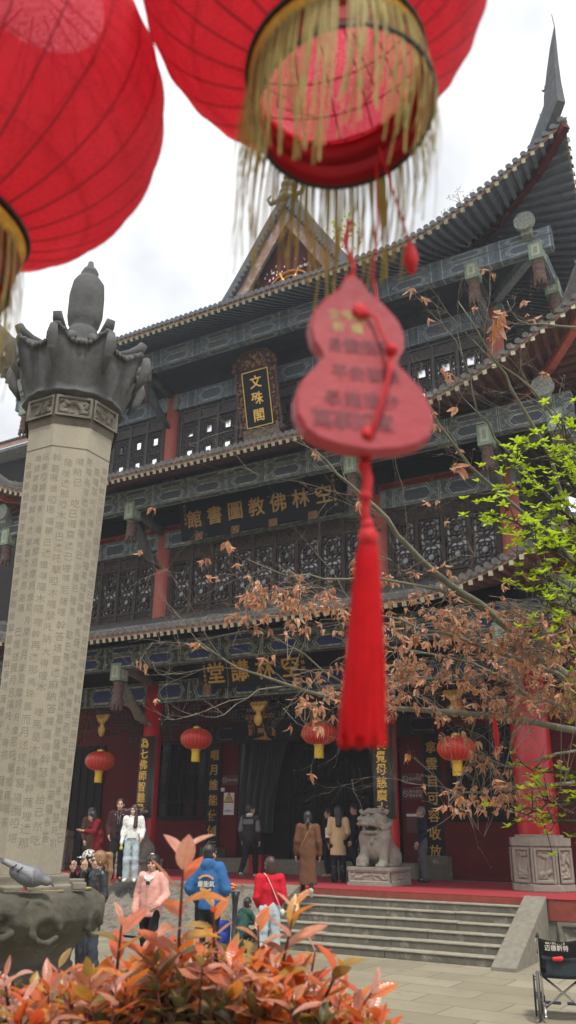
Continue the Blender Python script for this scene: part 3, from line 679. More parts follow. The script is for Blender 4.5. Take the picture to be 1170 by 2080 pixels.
def gl3():
    m=MB(); wd,h=.8,2.3
    m.box((.05,-.016,.05),(wd-.05,-.004,h-.40))
    m.m=1
    for q in range(3):
        z1=h-.44-q*H0; z0=max(.055,z1-H0); a,b=z0+.19+.05,z1-.19-.03
        if b-a>.05: m.box((.055+.19+.03,-.025,a),(wd-.055-.19-.03,-.02,b))
        for x in (.125,wd-.125-.035):
            for zz in (.3,.62): m.box((x,-.024,z0+(z1-z0)*zz-.05),(x+.035,-.021,z0+(z1-z0)*zz+.07))
    return m.me('pane')
G3=gl3(); G3.materials.append(WOODDK); G3.materials.append(MIRROR)
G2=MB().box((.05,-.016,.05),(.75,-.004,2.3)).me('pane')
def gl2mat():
    t=NT('painted_reflection_glass'); x,y,z=t.xyz(); n=t.noise(2.3,2,.4); f=((n-.5)*9).mx(0).mn(1)  # pale noise patches paint sky reflections into the glass colour
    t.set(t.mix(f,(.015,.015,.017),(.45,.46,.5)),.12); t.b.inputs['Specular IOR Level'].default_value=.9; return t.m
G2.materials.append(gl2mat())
def fill(me,gl,z,h,k):
    for b,(xa,xb) in enumerate(((PX[0],PX[1]),(PX[1],PX[2]),(PX[2],PX[3]))):
        n=9 if b==1 else 4; a=xa+.34; e=xb-.34; wd=(e-a)/n
        for x in (xa+.235,xb-.34): H(MB().box((x,YC-.06,z),(x+.1,YC+.05,z+h)),'jamb',WOOD)
        for i in range(n):
            o=bpy.data.objects.new('window_panel',me); COL.objects.link(o); o.parent=hall; o.location=V((a+i*wd,YC+.05,z))-hall.location; o.scale=(wd/.8,1,h/2.35)
            if gl:
                g=bpy.data.objects.new('pane',gl); COL.objects.link(g); g.parent=o
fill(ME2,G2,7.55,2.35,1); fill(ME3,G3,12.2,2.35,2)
# --- fret lattice under the porch lintel
def fret(x0,x1,zt,seed,name='fret_lattice'):
    rs=random.Random(seed); m=MB(); y=YC; u=.1; W=int((x1-x0)/u); 
    def depth(i):
        d=min(i,W-1-i)*u
        if d<.25: return 2.25
        if d<.38: return 1.7
        if d<.5: return 1.15
        c=abs(i-W/2)*u; return .8 if c<.45 else .66 if c<.9 else .5 if d>.9 else .72
    E_=[]; par={}
    def fd(a):
        while par.setdefault(a,a)!=a: a=par[a]
        return a
    for i in range(W):
        n=int(depth(i)/u)
        for j in range(n):
            if rs.random()<.62 or j==n-1: E_.append((i,j+1,i+1,j+1))
            if rs.random()<.55: E_.append((i,j,i,j+1))
        E_.append((i,0,i+1,0))
    for a,b,c,d in E_: par[fd((a,b))]=fd((c,d))
    root=fd((0,0))
    for a,b,c,d in E_:
        if fd((a,b))!=root: continue
        x=x0+a*u; z=zt-.012-b*u
        if b==d: m.box((x-.011,y-.025,z-.011),(x+u+.011,y+.014,z+.011))
        else: m.box((x-.0105,y-.022,z-u-.010),(x+.0105,y+.017,z+.010))
    o=H(m,name,FRET); return o
for i in range(3): fret(PX[i]+(.42 if i==0 else .27),PX[i+1]-(.42 if i==2 else .27),5.33,20+i)
def gilt(x,z,s=1.):
    m=MB(); y=YC-.1; m.lathe([(.02,0),(.07*s,.02),(.13*s,.14*s),(.13*s,.24*s),(.08*s,.30*s),(.07*s,.34*s),(.1*s,.37*s)],12,(x,y,z),sy=.5)
    for a in (-.19,-.1,.1,.19,0): m.tube([(x,y,z+.36*s),(x+a*.7*s,y,z+.46*s),(x+a*s,y,z+.58*s)],[.03,.045,.05],6); m.ball((x+a*s*1.05,y,z+.58*s),(.07*s,.04,.06*s),6)
    H(m,'gilt_ornament',GOLDDK if s<1 else GOLD,True)
gilt(CX,4.55,1.0); gilt(-16.95,4.5,1.); gilt(CX+5.3,4.5,1.)
# small gold bracket tabs that carry the boards are with the boards
# ------------------------------------------------------------------ terrace, carpet, stairs, carved ramp
YE=16.82; SX=[-18.6,-13.95,-9.18,-4.5]
ter=thing('stone_terrace','raised stone terrace with red painted edge and carved panels under the hall','terrace',(CX,YE,0))
b=MB().box((-32,YE+.02,0),(12,40,F0-.012)); b.build('platform',STONE,ter,False,True)
for a,c in ((-32,SX[0]-.5),(SX[3]+.42,12)):
    MB().box((a,YE-.015,F0-.36),(c,YE+.02,F0-.012)).build('painted_edge',REDFASC,ter,False,True)
    MB().box((a,YE-.05,0),(c,YE+.02,.09)).build('base_course',STEP,ter,False,True)
for x in (SX[3]+.55,SX[3]+2.15,SX[3]+3.75):
    m=MB(); m.box((x,YE-.02,.1),(x+1.5,YE+.01,F0-.37)); relief(m,(x+.03,YE-.022,.12),(1,0,0),(0,0,1),(0,-1,0),1.44,F0-.52,60,22,26,int(x*10)%97,.06,.055); m.build('carved_panel',CARVE,ter,True,True)
cp=MB().box((-31.9,YE-.03,F0-.01),(11.9,YW-.55,F0+.004)); tag(bevel(cp.build('red_carpet',CARPET),.004,1),'long red carpet covering the terrace floor in front of the hall','carpet')
def stairs(x0,x1,label):
    t=thing('stone_stairs',label,'stairs',((x0+x1)/2,YE,0),group='stone stairs up to the terrace')
    m=MB().box((x0,YE-.03,F0-.125),(x1,YE+.015,F0-.012)); m.build('riser',REDFASC,t,False,True)
    n=6; rh=(F0-.125)/n; tr=2.02/n; rs=random.Random(int(-x0*10))
    for i in range(n):
        z1=F0-.127-i*rh; y1=YE-.005-i*tr*.98; y0=y1-tr-.02
        m=MB(); xs=[x0]
        while xs[-1]<x1-.9: xs.append(xs[-1]+rs.uniform(.8,1.5))
        xs[-1]=x1
        for a,c in zip(xs,xs[1:]):
            e=rs.uniform(-.012,.012); e2=rs.uniform(-.006,.006)
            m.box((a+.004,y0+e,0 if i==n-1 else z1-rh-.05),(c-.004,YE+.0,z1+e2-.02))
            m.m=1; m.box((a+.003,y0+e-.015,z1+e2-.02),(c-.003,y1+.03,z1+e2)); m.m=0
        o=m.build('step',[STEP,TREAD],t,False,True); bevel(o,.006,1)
    return t
stairs(SX[2],SX[3],'wide flight of grey stone steps to the right of the carved ramp')
stairs(SX[0],SX[1],'flight of stone steps left of the carved ramp, behind the pillar')
def cheek(x0,x1,label):
    m=MB(); y0,y1=YE-2.32,YE-.03; z=F0-.01
    vs=[(x,y,zz) for x in (x0,x1) for y,zz in ((y0,0),(y0,.06),(y1,z+.05),(y1,0))]
    m.add(vs,[(0,1,2,3),(7,6,5,4),(1,0,4,5),(2,1,5,6),(3,2,6,7)]); o=m.build('stair_cheek',STONE); bevel(o,.012,1); tag(o,label,'stair cheek','sloping slabs beside the stairs')
cheek(SX[3],SX[3]+.4,'sloping stone slab beside the right end of the steps, near the wheelchair')
cheek(SX[2]-.42,SX[2],'sloping stone slab between the carved ramp and the right steps')
cheek(SX[1],SX[1]+.42,'sloping stone slab between the left steps and the carved ramp')
rp=thing('carved_ramp','sloping stone ramp carved with dragons and clouds between two flights of steps','carved ramp',((SX[1]+SX[2])/2,YE,0))
m=MB(); O=V((SX[1]+.43,YE-2.2,.02)); Wv=V((0,2.17,F0-.06)); O=V((SX[1]+.43,YE-2.25,-.03)); Wv=V((0,2.2,F0-.03)); relief(m,O,(1,0,0),Wv,V((0,-(F0-.03),2.2)),SX[2]-SX[1]-.86,Wv.length,250,140,330,11,.085,.05)
m.build('carving',CARVE,rp,True,True); MB().box((SX[1]+.43,YE-.25,F0-.2),(SX[2]-.43,YE-.0,F0-.02)).build('ramp_head',STONE,rp,False,True)
# ------------------------------------------------------------------ stone lions
def lion(label,x,y,rot,flip):
    t=thing('stone_lion',label,'stone lion',(x,y-.05,F0),rot,'stone guardian lions'); s=SDF((-.55,-.64,.24),(.55,.74,1.60),.0125); f=flip; t.scale=(1.13,1.06,1.12)
    s.ell((0,-.16,.62),(.27,.34,.33),.06); s.ell((0,.06,.80),(.25,.24,.34),.1); s.cap((0,.1,.7),(0,-.1,.95),.25,.2,.1)
    for sg in (-1,1):
        s.ell((sg*.23,-.2,.50),(.14,.27,.22),.05); s.cap((sg*.2,.18,.86),(sg*.2,.28,.42),.115,.085,.05); s.ell((sg*.2,.34,.38),(.10,.14,.07),.04)
        s.ell((sg*.26,.02,.37),(.1,.17,.07),.04)
        for q in range(4): s.ell((sg*.2+(q-1.5)*.048,.455,.36),(.024,.045,.042),.012)
        s.ell((sg*.2,.22,.86),(.13,.13,.15),.05)
    # ball under the raised paw
    s.ell((f*.21,.36,.43),(.13,.13,.13),.02)
    hd=(np.array(Matrix.Rotation(-f*.62,3,'Z')@Matrix.Rotation(-.08,3,'X')),np.array([0,.14,1.17])); E=lambda c,r,k=.03,mode='u':s.ell(np.array(c)+hd[1],r,k,mode,hd); C=lambda a,b,ra,rb=None,k=.03,mode='u':s.cap(np.array(a)+hd[1],np.array(b)+hd[1],ra,rb,k,mode,1.,hd)
    E((0,0,.03),(.25,.24,.23),.05); E((0,.2,.03),(.185,.17,.10),.03); E((0,.13,-.2),(.165,.17,.055),.03)
    arc=[(-.2,.02,-.10),(-.205,.14,-.05),(-.17,.27,-.025),(-.09,.355,-.015),(.09,.355,-.015),(.17,.27,-.025),(.205,.14,-.05),(.2,.02,-.10)]
    E((0,.24,-.105),(.16,.2,.062),.008,'s'); E((0,.12,-.11),(.17,.16,.05),.01,'s')
    for p,q in zip(arc,arc[1:]): C(p,q,.033,.033,.012)
    arc2=[(-.17,.08,-.19),(-.15,.2,-.185),(-.08,.285,-.175),(.08,.285,-.175),(.15,.2,-.185),(.17,.08,-.19)]
    for p,q in zip(arc2,arc2[1:]): C(p,q,.028,.028,.01)
    E((0,.18,-.16),(.06,.12,.022),.015); C((0,.26,-.15),(0,.30,-.06),.03,.022,.01)
    E((0,.355,.075),(.088,.06,.05),.012)
    for sg in (-1,1):
        E((sg*.045,.405,.065),(.022,.025,.016),.006,'s'); E((sg*.115,.235,.125),(.05,.045,.045),.008); E((sg*.115,.275,.125),(.018,.014,.018),.004,'s')
        C((sg*.03,.27,.18),(sg*.11,.25,.215),.036,.042,.01); C((sg*.11,.25,.215),(sg*.21,.17,.19),.042,.028,.01)
        E((sg*.185,.16,-.0),(.06,.075,.065),.012); C((sg*.15,.30,-.04),(sg*.145,.30,-.10),.018,.006,.006)
        C((sg*.20,.0,.21),(sg*.33,-.1,.19),.06,.03,.012); E((sg*.27,-.03,.215),(.06,.03,.03),.012,'s')
        for q in range(3): C((sg*.22,.05-.04*q,-.03-.06*q),(sg*.27,-.03-.05*q,-.06-.07*q),.035,.03,.008)
    for k in range(54):
        a=k*2.4; zz=-.24+.48*((k*.618)%1); r=.27*math.sqrt(max(.1,1-(zz/.28)**2)); x_,y_=r*math.sin(a),-abs(r*math.cos(a))
        E((x_,y_-.02,zz),(.055,.055,.055),.004)
    for k in range(15):
        a=PI*(k+.5)/15; s.ell((.27*math.cos(a),.06+.26*math.sin(a),.93-.06*math.sin(a)),(.036,.036,.036),.006)
    for k in range(12):
        a=PI*(k+.5)/12; s.cap((.25*math.cos(a),.06+.24*math.sin(a),1.0-.05*math.sin(a)),(.25*math.cos(a+.26),.06+.24*math.sin(a+.26),1.0-.05*math.sin(a+.26)),.03,.03,.01)
    s.ell((0,.36,.80),(.05,.05,.065),.015); s.cap((0,-.45,.5),(.0,-.42,1.05),.09,.06,.05)
    for k in range(6): s.ell((.08*math.sin(k*2.),-.48,.55+.09*k),(.07,.05,.07),.02)
    s.bumpy(.002,60); s.build('lion_body',LIONST,t)
    p=MB(); p.box((-.46,-.56,0),(.46,.56,.06)); p.box((-.43,-.53,.06),(.43,.53,.27)); p.box((-.46,-.56,.27),(.46,.56,.335))
    for N,U in (((0,1,0),(-1,0,0)),((1,0,0),(0,1,0)),((-1,0,0),(0,-1,0)),((0,-1,0),(1,0,0))):
        N=V(N);U=V(U); hw=.43 if abs(N.y)>.5 else .53; d=.53 if abs(N.y)>.5 else .43
        relief(p,N*(d+.003)-U*hw+V((0,0,.065)),U,(0,0,1),N,hw*2,.2,44,14,14,int(hw*100),.022,.03)
    bevel(p.build('pedestal',LIONST,t),.006,1)
lion('pale stone guardian lion with open mouth and a ball beside the beige coat',-8.17,18.68,R_(180),1)
lion('shadowed stone lion behind the couple at the left red column',-15.15,18.68,R_(180),-1)
# ------------------------------------------------------------------ boards, couplets
def board(name,label,cat,c,w_,h,tilt,txt,size,gold,group=None,vertical=False,frame=None,side=None,tabs=0,sp=None,ext=.02,off=.009,yaw=0):
    t=thing(name,label,cat,c,(PI/2+tilt,0,yaw),group)
    bevel(MB().box((-w_/2,-h/2,-.06),(w_/2,h/2,0)).build('panel',BLACKB,t),.008,1)
    m=MB(); n=len(txt); it=[]
    if vertical:
        st=sp or h/n
        for i,ch in enumerate(txt): it.append((ch,0,(n-1)/2*st-i*st))
    else:
        st=sp or w_/n
        for i,ch in enumerate(txt): it.append((ch,(n-1)/2*st-i*st,0))
    write(m,[(a,b,c_) for a,b,c_ in it],size,ext,off,Matrix.Translation((0,0,.004))); m.build('lettering',gold,t)
    if side:
        m=MB(); 
        for s_,x0,y0,stp,sz in side: write(m,[(ch,x0,y0-i*stp) for i,ch in enumerate(s_)],sz,.01,.008,Matrix.Translation((0,0,.003)))
        m.build('side_lettering',gold,t)
    if frame: frame(t)
    return t
board('name_board','wide black board reading library of the hall in seven gold characters over second storey','sign board',(-11.52,18.42,10.44),5.25,1.18,R_(14),'空林佛教圖書館',.54,mat('brownish_gold_leaf',(.50,.29,.08),(.33,.18,.04),14,.45,.2,30,metal=.3),side=[('佛曆二五五零年',2.42,.42,.13,.10),('趙樸初敬題',-2.42,.42,.13,.10)],sp=.70,off=.012)
for i in range(4):
    x=-13.35+i*1.22; m=MB(); frame_bars(m,x-.13,x+.13,9.72,9.94,.03,18.34,.04); m.box((x-.1,18.325,9.75),(x+.1,18.34,9.91)); m.ball((x,18.32,9.83),(.07,.03,.05),6); o=m.build('board_bracket',[GOLDDK]); tag(o,'gold framed bracket tab under the library board, number %s from the left'%['one','two','three','four'][i],'bracket','gold tabs under the library board')
board('name_board','black lecture hall board with four gold characters over the porch, partly behind twigs','sign board',(-11.55,18.48,5.93),3.45,.86,R_(16),'空林講堂',.58,GOLD,side=[('文殊院',1.5,.22,.16,.12),('丁亥年春月書',-1.5,.3,.12,.10)],sp=.76,off=.014)
for x in (-12.95,-10.2):
    m=MB(); frame_bars(m,x-.12,x+.12,5.38,5.62,.035,18.5,.05); m.box((x-.09,18.48,5.41),(x+.09,18.5,5.59)); m.ball((x,18.47,5.5),(.06,.03,.06),6); tag(m.build('board_bracket',GOLDDK),'carved gold tab under the %s end of the lecture hall board'%('left' if x<-12 else 'right'),'bracket','gold tabs under the lecture hall board')
board('name_board','large black board with huge dull gold characters hanging deep inside the porch','sign board',tuple(OY(640,1462,20.6)),5.4,1.1,R_(12),'大人武',1.0,mat('orange_gold_characters',(.42,.20,.05),(.28,.12,.03),8,.5),sp=1.75,off=.02)
def pf(t):   # ornate carved frame of the upright board
    w_,h=.86,1.66; m=MB()
    m.box((-.68,-1.02,-.12),(.68,1.0,-.061))
    P=[(-.66,.9),(-.72,1.0),(-.66,1.1),(-.6,1.25),(-.42,1.42),(-.2,1.46),(0,1.5),(.2,1.46),(.42,1.42),(.6,1.25),(.66,1.1),(.72,1.0),(.66,.9)]
    n=len(P); m.add([(x,y,-.06) for x,y in P]+[(x,y,-.12) for x,y in P],[tuple(range(n))[::-1],tuple(range(n,2*n))]+[(i,(i+1)%n,n+(i+1)%n,n+i) for i in range(n)])
    m.tube([(x,y,-.05) for x,y in P],.03,6)
    for sg in (-1,1):
        m.tube([(sg*.68,y_/10,-.06+.02*math.sin(y_*2)) for y_ in range(-10,11)],[.04+.02*abs(math.sin(y_*1.7)) for y_ in range(21)],6)
        for (x,y) in ((.70,.98),(.7,-1.0),(.66,1.12)): m.ball((sg*x,y,-.03),(.10,.10,.06),8)
    frame_=m.build('frame',mat('red_brown_frame',(.11,.04,.03),(.05,.025,.02),9,.6,.3,40),t,True)
    g=MB(); rs=random.Random(5)
    for k in range(95):
        q=rs.random()
        if q<.3: x,y=rs.uniform(-.5,.5),rs.uniform(.92,1.36)
        elif q<.88: x,y=rs.choice((-1,1))*rs.uniform(.47,.64),rs.uniform(-.95,.9)
        else: x,y=rs.uniform(-.6,.6),rs.uniform(-1.0,-.86)
        a=rs.uniform(0,6.28); r=rs.uniform(.025,.05); g.tube([V((x+r*1.6*math.cos(a+j*.7)*(1-j*.12),y+r*1.6*math.sin(a+j*.7)*(1-j*.12),-.035)) for j in range(5)],[r*.6,r*.7,r*.6,r*.45,r*.2],5)
    g.build('frame_carving',mat('tarnished_gold_carving',(.36,.22,.11),(.16,.085,.05),18,.55,.3),t,True)
    m=MB(); m.box((-.62,-1.24,-.14),(.62,-.86,-.045)); relief(m,(-.6,-1.22,-.043),(1,0,0),(0,1,0),(0,0,1),1.2,.34,50,16,24,4,.03,.03); m.build('base_carving',mat('grey_brown_carving',(.26,.20,.15),(.13,.09,.07),14,.8,.3),t,True)
    e=MB()
    for a,c in (((-.43,-.83),(.43,-.83)),((.43,-.83),(.43,.83)),((.43,.83),(-.43,.83)),((-.43,.83),(-.43,-.83))): e.bar((*a,.004),(*c,.004),.022,.022)
    e.build('gilt_border',GOLDBR,t)
board('name_board','upright black board with three gold characters in an ornate carved frame under the top eave','sign board',(-11.45,18.2,13.72),.86,1.66,R_(14),'文殊閣',.40,GOLDBR,vertical=True,frame=pf,sp=.5,off=.01)
CPL='couplet boards on the front columns'
for s_,x,lb in (('為七佛師智難量',PX[1],'black couplet board with bright gold characters on the left red column, behind the couple'),('三世覺母慈廣大',PX[2],'black couplet board with bright gold characters above the pale stone lion')):
    t=thing('couplet_board',lb,'couplet board',(x,YC,3.36),(PI/2,0,0),CPL)
    m=MB(); n=9; rr=.285; A=[R_(-62+124*i/(n-1)) for i in range(n)]
    vs=[(r*math.sin(a),y,r*math.cos(a)) for r in (rr,rr+.035) for y in (-1.06,1.06) for a in A]
    fs=[]
    for q in range(2):
        for i in range(n-1): b=q*2*n; fs.append((b+i,b+i+1,b+n+i+1,b+n+i) if q else (b+n+i,b+n+i+1,b+i+1,b+i))
    fs+=[(i,i+1,2*n+i+1,2*n+i)[::-1] for i in range(n-1)]+[(n+i,n+i+1,3*n+i+1,3*n+i) for i in range(n-1)]+[(0,n,3*n,2*n),(n-1,2*n-1,4*n-1,3*n-1)[::-1]]
    m.add(vs,fs); m.build('panel',mat('brown_black_board',(.035,.027,.02),(.02,.016,.013),3,.5),t,True)
    g=MB(); k=len(s_)
    for i,ch in enumerate(s_):
        vv,ff=glyph(ch,.02,.011); sz=.275; y=(k-1)/2*.285-i*.285+.02; q=[]
        for a,b,c in vv: th=(a*sz)/(rr+.035); r=rr+.04+c*sz; q.append((r*math.sin(th),y+b*sz,r*math.cos(th)))
        g.add(q,ff)
    g.build('lettering',GOLDBR,t)
board('couplet_board','dim black couplet board with dull gold characters on the wall left of the doorway','couplet board',(-14.98,YW-.05,2.86),.46,3.3,0,'唱月誰能使倒行',.33,GOLD,'couplet boards on the porch wall',True,sp=.43)
board('couplet_board','dim black couplet board with dull gold characters behind the old man','couplet board',(-8.05,YW-.05,2.86),.46,3.3,0,'拿雲自可容收放',.33,GOLD,'couplet boards on the porch wall',True,sp=.43)
# ------------------------------------------------------------------ signs on the wall
SIGNRED=mat('dull_red_sign',(.09,.025,.02),(.07,.02,.016),5,.6); WHITE=mat('white_print',(.75,.74,.72),(.6,.6,.58),8,.7); YEL=mat('sign_yellow',(.75,.45,.03),(.65,.38,.02),8,.6); PINKISH=mat('pale_print',(.45,.36,.34),None,4,.7); INKB=mat('black_print',(.015,.015,.015),None,4,.6)
def sign(label,c,w_,h,m0,fn,group=None):
    t=thing('wall_sign',label,'sign',c,(PI/2,0,0),group); MB().box((-w_/2,-h/2,-.02),(w_/2,h/2,0)).build('plate',m0,t); fn(t); return t
def warn(t):
    m=MB(); tri=lambda r,z:[(r*math.sin(2*PI*k/3)*1,.13+r*math.cos(2*PI*k/3),z) for k in range(3)]
    m.add(tri(.2,.003),[(0,2,1)]); m.m=1; m.add(tri(.15,.006),[(0,2,1)]); m.m=0; m.box((-.012,.1,.006),(.012,.19,.01)); m.cbox((0,.07,.008),(.025,.025,.004))
    m.build('warning_triangle',[INKB,YEL],t)
    q=MB(); write(q,[(ch,-.12+.08*i,-.2) for i,ch in enumerate('注意防火')],.075,.01,.008,Matrix.Translation((0,0,.002))); q.build('lettering',INKB,t)
sign("white warning sign with a yellow triangle beside the doorway",(-14.43,YW-.03,2.75),.36,.62,WHITE,warn)
def ban(rows):
    def f(t):
        m=MB(); m.tube([(-.2+.075*math.cos(2*PI*k/20),.075*math.sin(2*PI*k/20),.006) for k in range(21)],.009,5,False); m.bar((-.25,.05,.006),(-.15,-.05,.006),.012,.008); m.bar((-.23,0,.006),(-.17,0,.006),.02,.008)
        m.build('pictogram',PINKISH,t); q=MB()
        for j,r in enumerate(rows): write(q,[(ch,-.06+.09*i,(len(rows)-1)*.05-j*.1) for i,ch in enumerate(r)],.085,.01,.008,Matrix.Translation((0,0,.002)))
        m2=q.build('lettering',PINKISH,t)
    return f
sign('dull red pictogram sign above the white warning sign',(-14.40,YW-.03,3.42),.56,.28,SIGNRED,ban(['請勿吸煙']))
sign('dull red one line no smoking sign right of the doorway',(-8.62,YW-.03,3.35),.60,.27,SIGNRED,ban(['請勿吸煙']),'red no smoking signs')
sign('dull red two line no photo sign just under the one line sign',(-8.62,YW-.03,2.98),.60,.29,SIGNRED,ban(['殿內請勿','攝影錄像']),'red no smoking signs')
sign('small pale notice poster behind the old man',(-8.6,YW-.03,2.25),.46,.5,SIGNRED,lambda t:MB().box((-.22,.16,0),(.22,.22,.004)).build('heading',WHITE,t))
MBx=MB().box((-14.72,YW-.05,3.1),(-14.6,YW-.0,3.2)).build('switch_box',WHITE); tag(bevel(MBx,.006,1),'tiny white box stuck above the warning sign','switch box')
# ------------------------------------------------------------------ hanging palace lanterns
LANRED=mat('red_silk_lantern',(.58,.022,.014),(.42,.012,.01),5,.42,.1,30,dirt=((.22,.08,.05),4,.62,.6)); TASY=mat('yellow_tassel',(.85,.58,.02),(.6,.38,.01),40,.6,.6,80,stretch=(6,6,.3)); CAPG=mat('gold_lantern_cap',(.8,.55,.12),(.6,.4,.08),12,.35,metal=.6)
def lantern(label,x,y,z,D):
    t=thing('palace_lantern',label,'lantern',(x,y,z),0,'red palace lanterns under the porch lintel'); r=D/2; hh=r*.62
    m=MB(); n=48; NP=15; P=[]
    for j in range(NP):
        a=-PI/2*.86+PI*.86*j/(NP-1); row=[]
        for k in range(n+1):
            th=2*PI*k/n; rr=r*math.cos(a)**.8*(1+.022*abs(math.sin(th*12)))
            row.append((rr*math.cos(th),rr*math.sin(th),hh*math.sin(a)*1.06))
        P.append(row)
    m.grid(P); m.build('shade',LANRED,t,True)
    g=MB()
    for k in range(24):
        th=2*PI*k/24; g.tube([(1.006*r*math.cos(a)**.8*math.cos(th),1.006*r*math.cos(a)**.8*math.sin(th),hh*math.sin(a)*1.06) for a in [-1.2+2.4*i/10 for i in range(11)]],.004,4)
    g.build('rib',GOLD,t)
    m=MB().lathe([(.0,hh),(.22*r,hh-.01),(.26*r,hh+.01),(.24*r,hh+.06),(.08*r,hh+.07),(.05*r,hh+.09)],20); m.build('cap',CAPG,t,True)
    m=MB().lathe([(.22*r,-hh-.07),(.3*r,-hh-.05),(.3*r,-hh+.03),(.2*r,-hh+.04)],20); m.build('collar',CAPG,t,True)
    q=MB(); n=40; P=[]
    for j in range(5):
        P.append([((.25+.02*math.sin(k*9.+j)*.6)*r*(1+.05*j/4)*math.cos(2*PI*k/n),(.25+.02*math.sin(k*9.+j)*.6)*r*(1+.05*j/4)*math.sin(2*PI*k/n),-hh-.06-.26*j/4-(.01*math.sin(k*5.) if j==4 else 0)) for k in range(n+1)])
    q.grid(P); q.build('tassel',TASY,t,True); MB().tube([(0,0,hh+.08),(0,0,5.33-z)],.006,4).build('cord',BLACKP,t)
for lb,px,Y,D in (('smallest red palace lantern nearest the inscribed pillar',(203,1546),18.55,.80),('red palace lantern right of the left column, by the fret bracket',(399,1501),18.55,.82),('red palace lantern just left of the hanging red tassel',(648,1489),18.55,.85),('red palace lantern half hidden by dry leaves at the right',(927,1520),18.55,.84)):
    p=OY(*px,Y); lantern(lb,p.x,p.y,p.z,D)
# ------------------------------------------------------------------ side hall roofs at far left
sh=thing('side_hall','low dark side hall with a tiled eave at the far left edge','building',(-30,26,0))
pe=OY(25,893,27.); m=MB(); z=pe.z
for i in range(70):
    x=-42+i*.19; m.tube([(x,27,z),(x,29,z+1.3)],.075,6)
m.grid([[(-42,27,z-.06),(-28.4,27,z-.06)],[(-42,30,z+1.8),(-28.4,30,z+1.8)]]); m.build('roof',TILE,sh,False,True)
MB().box((-42,27.05,z-.28),(-28.4,27.1,z-.08)).build('fascia_board',FASCIA,sh,False,True); MB().box((-42,28.2,0),(-28.6,34,z-.1)).build('wall',WOODDK,sh,False,True); MB().box((-42,27.15,z-.45),(-28.5,28.2,z-.3)).build('soffit',PB2,sh,False,True)
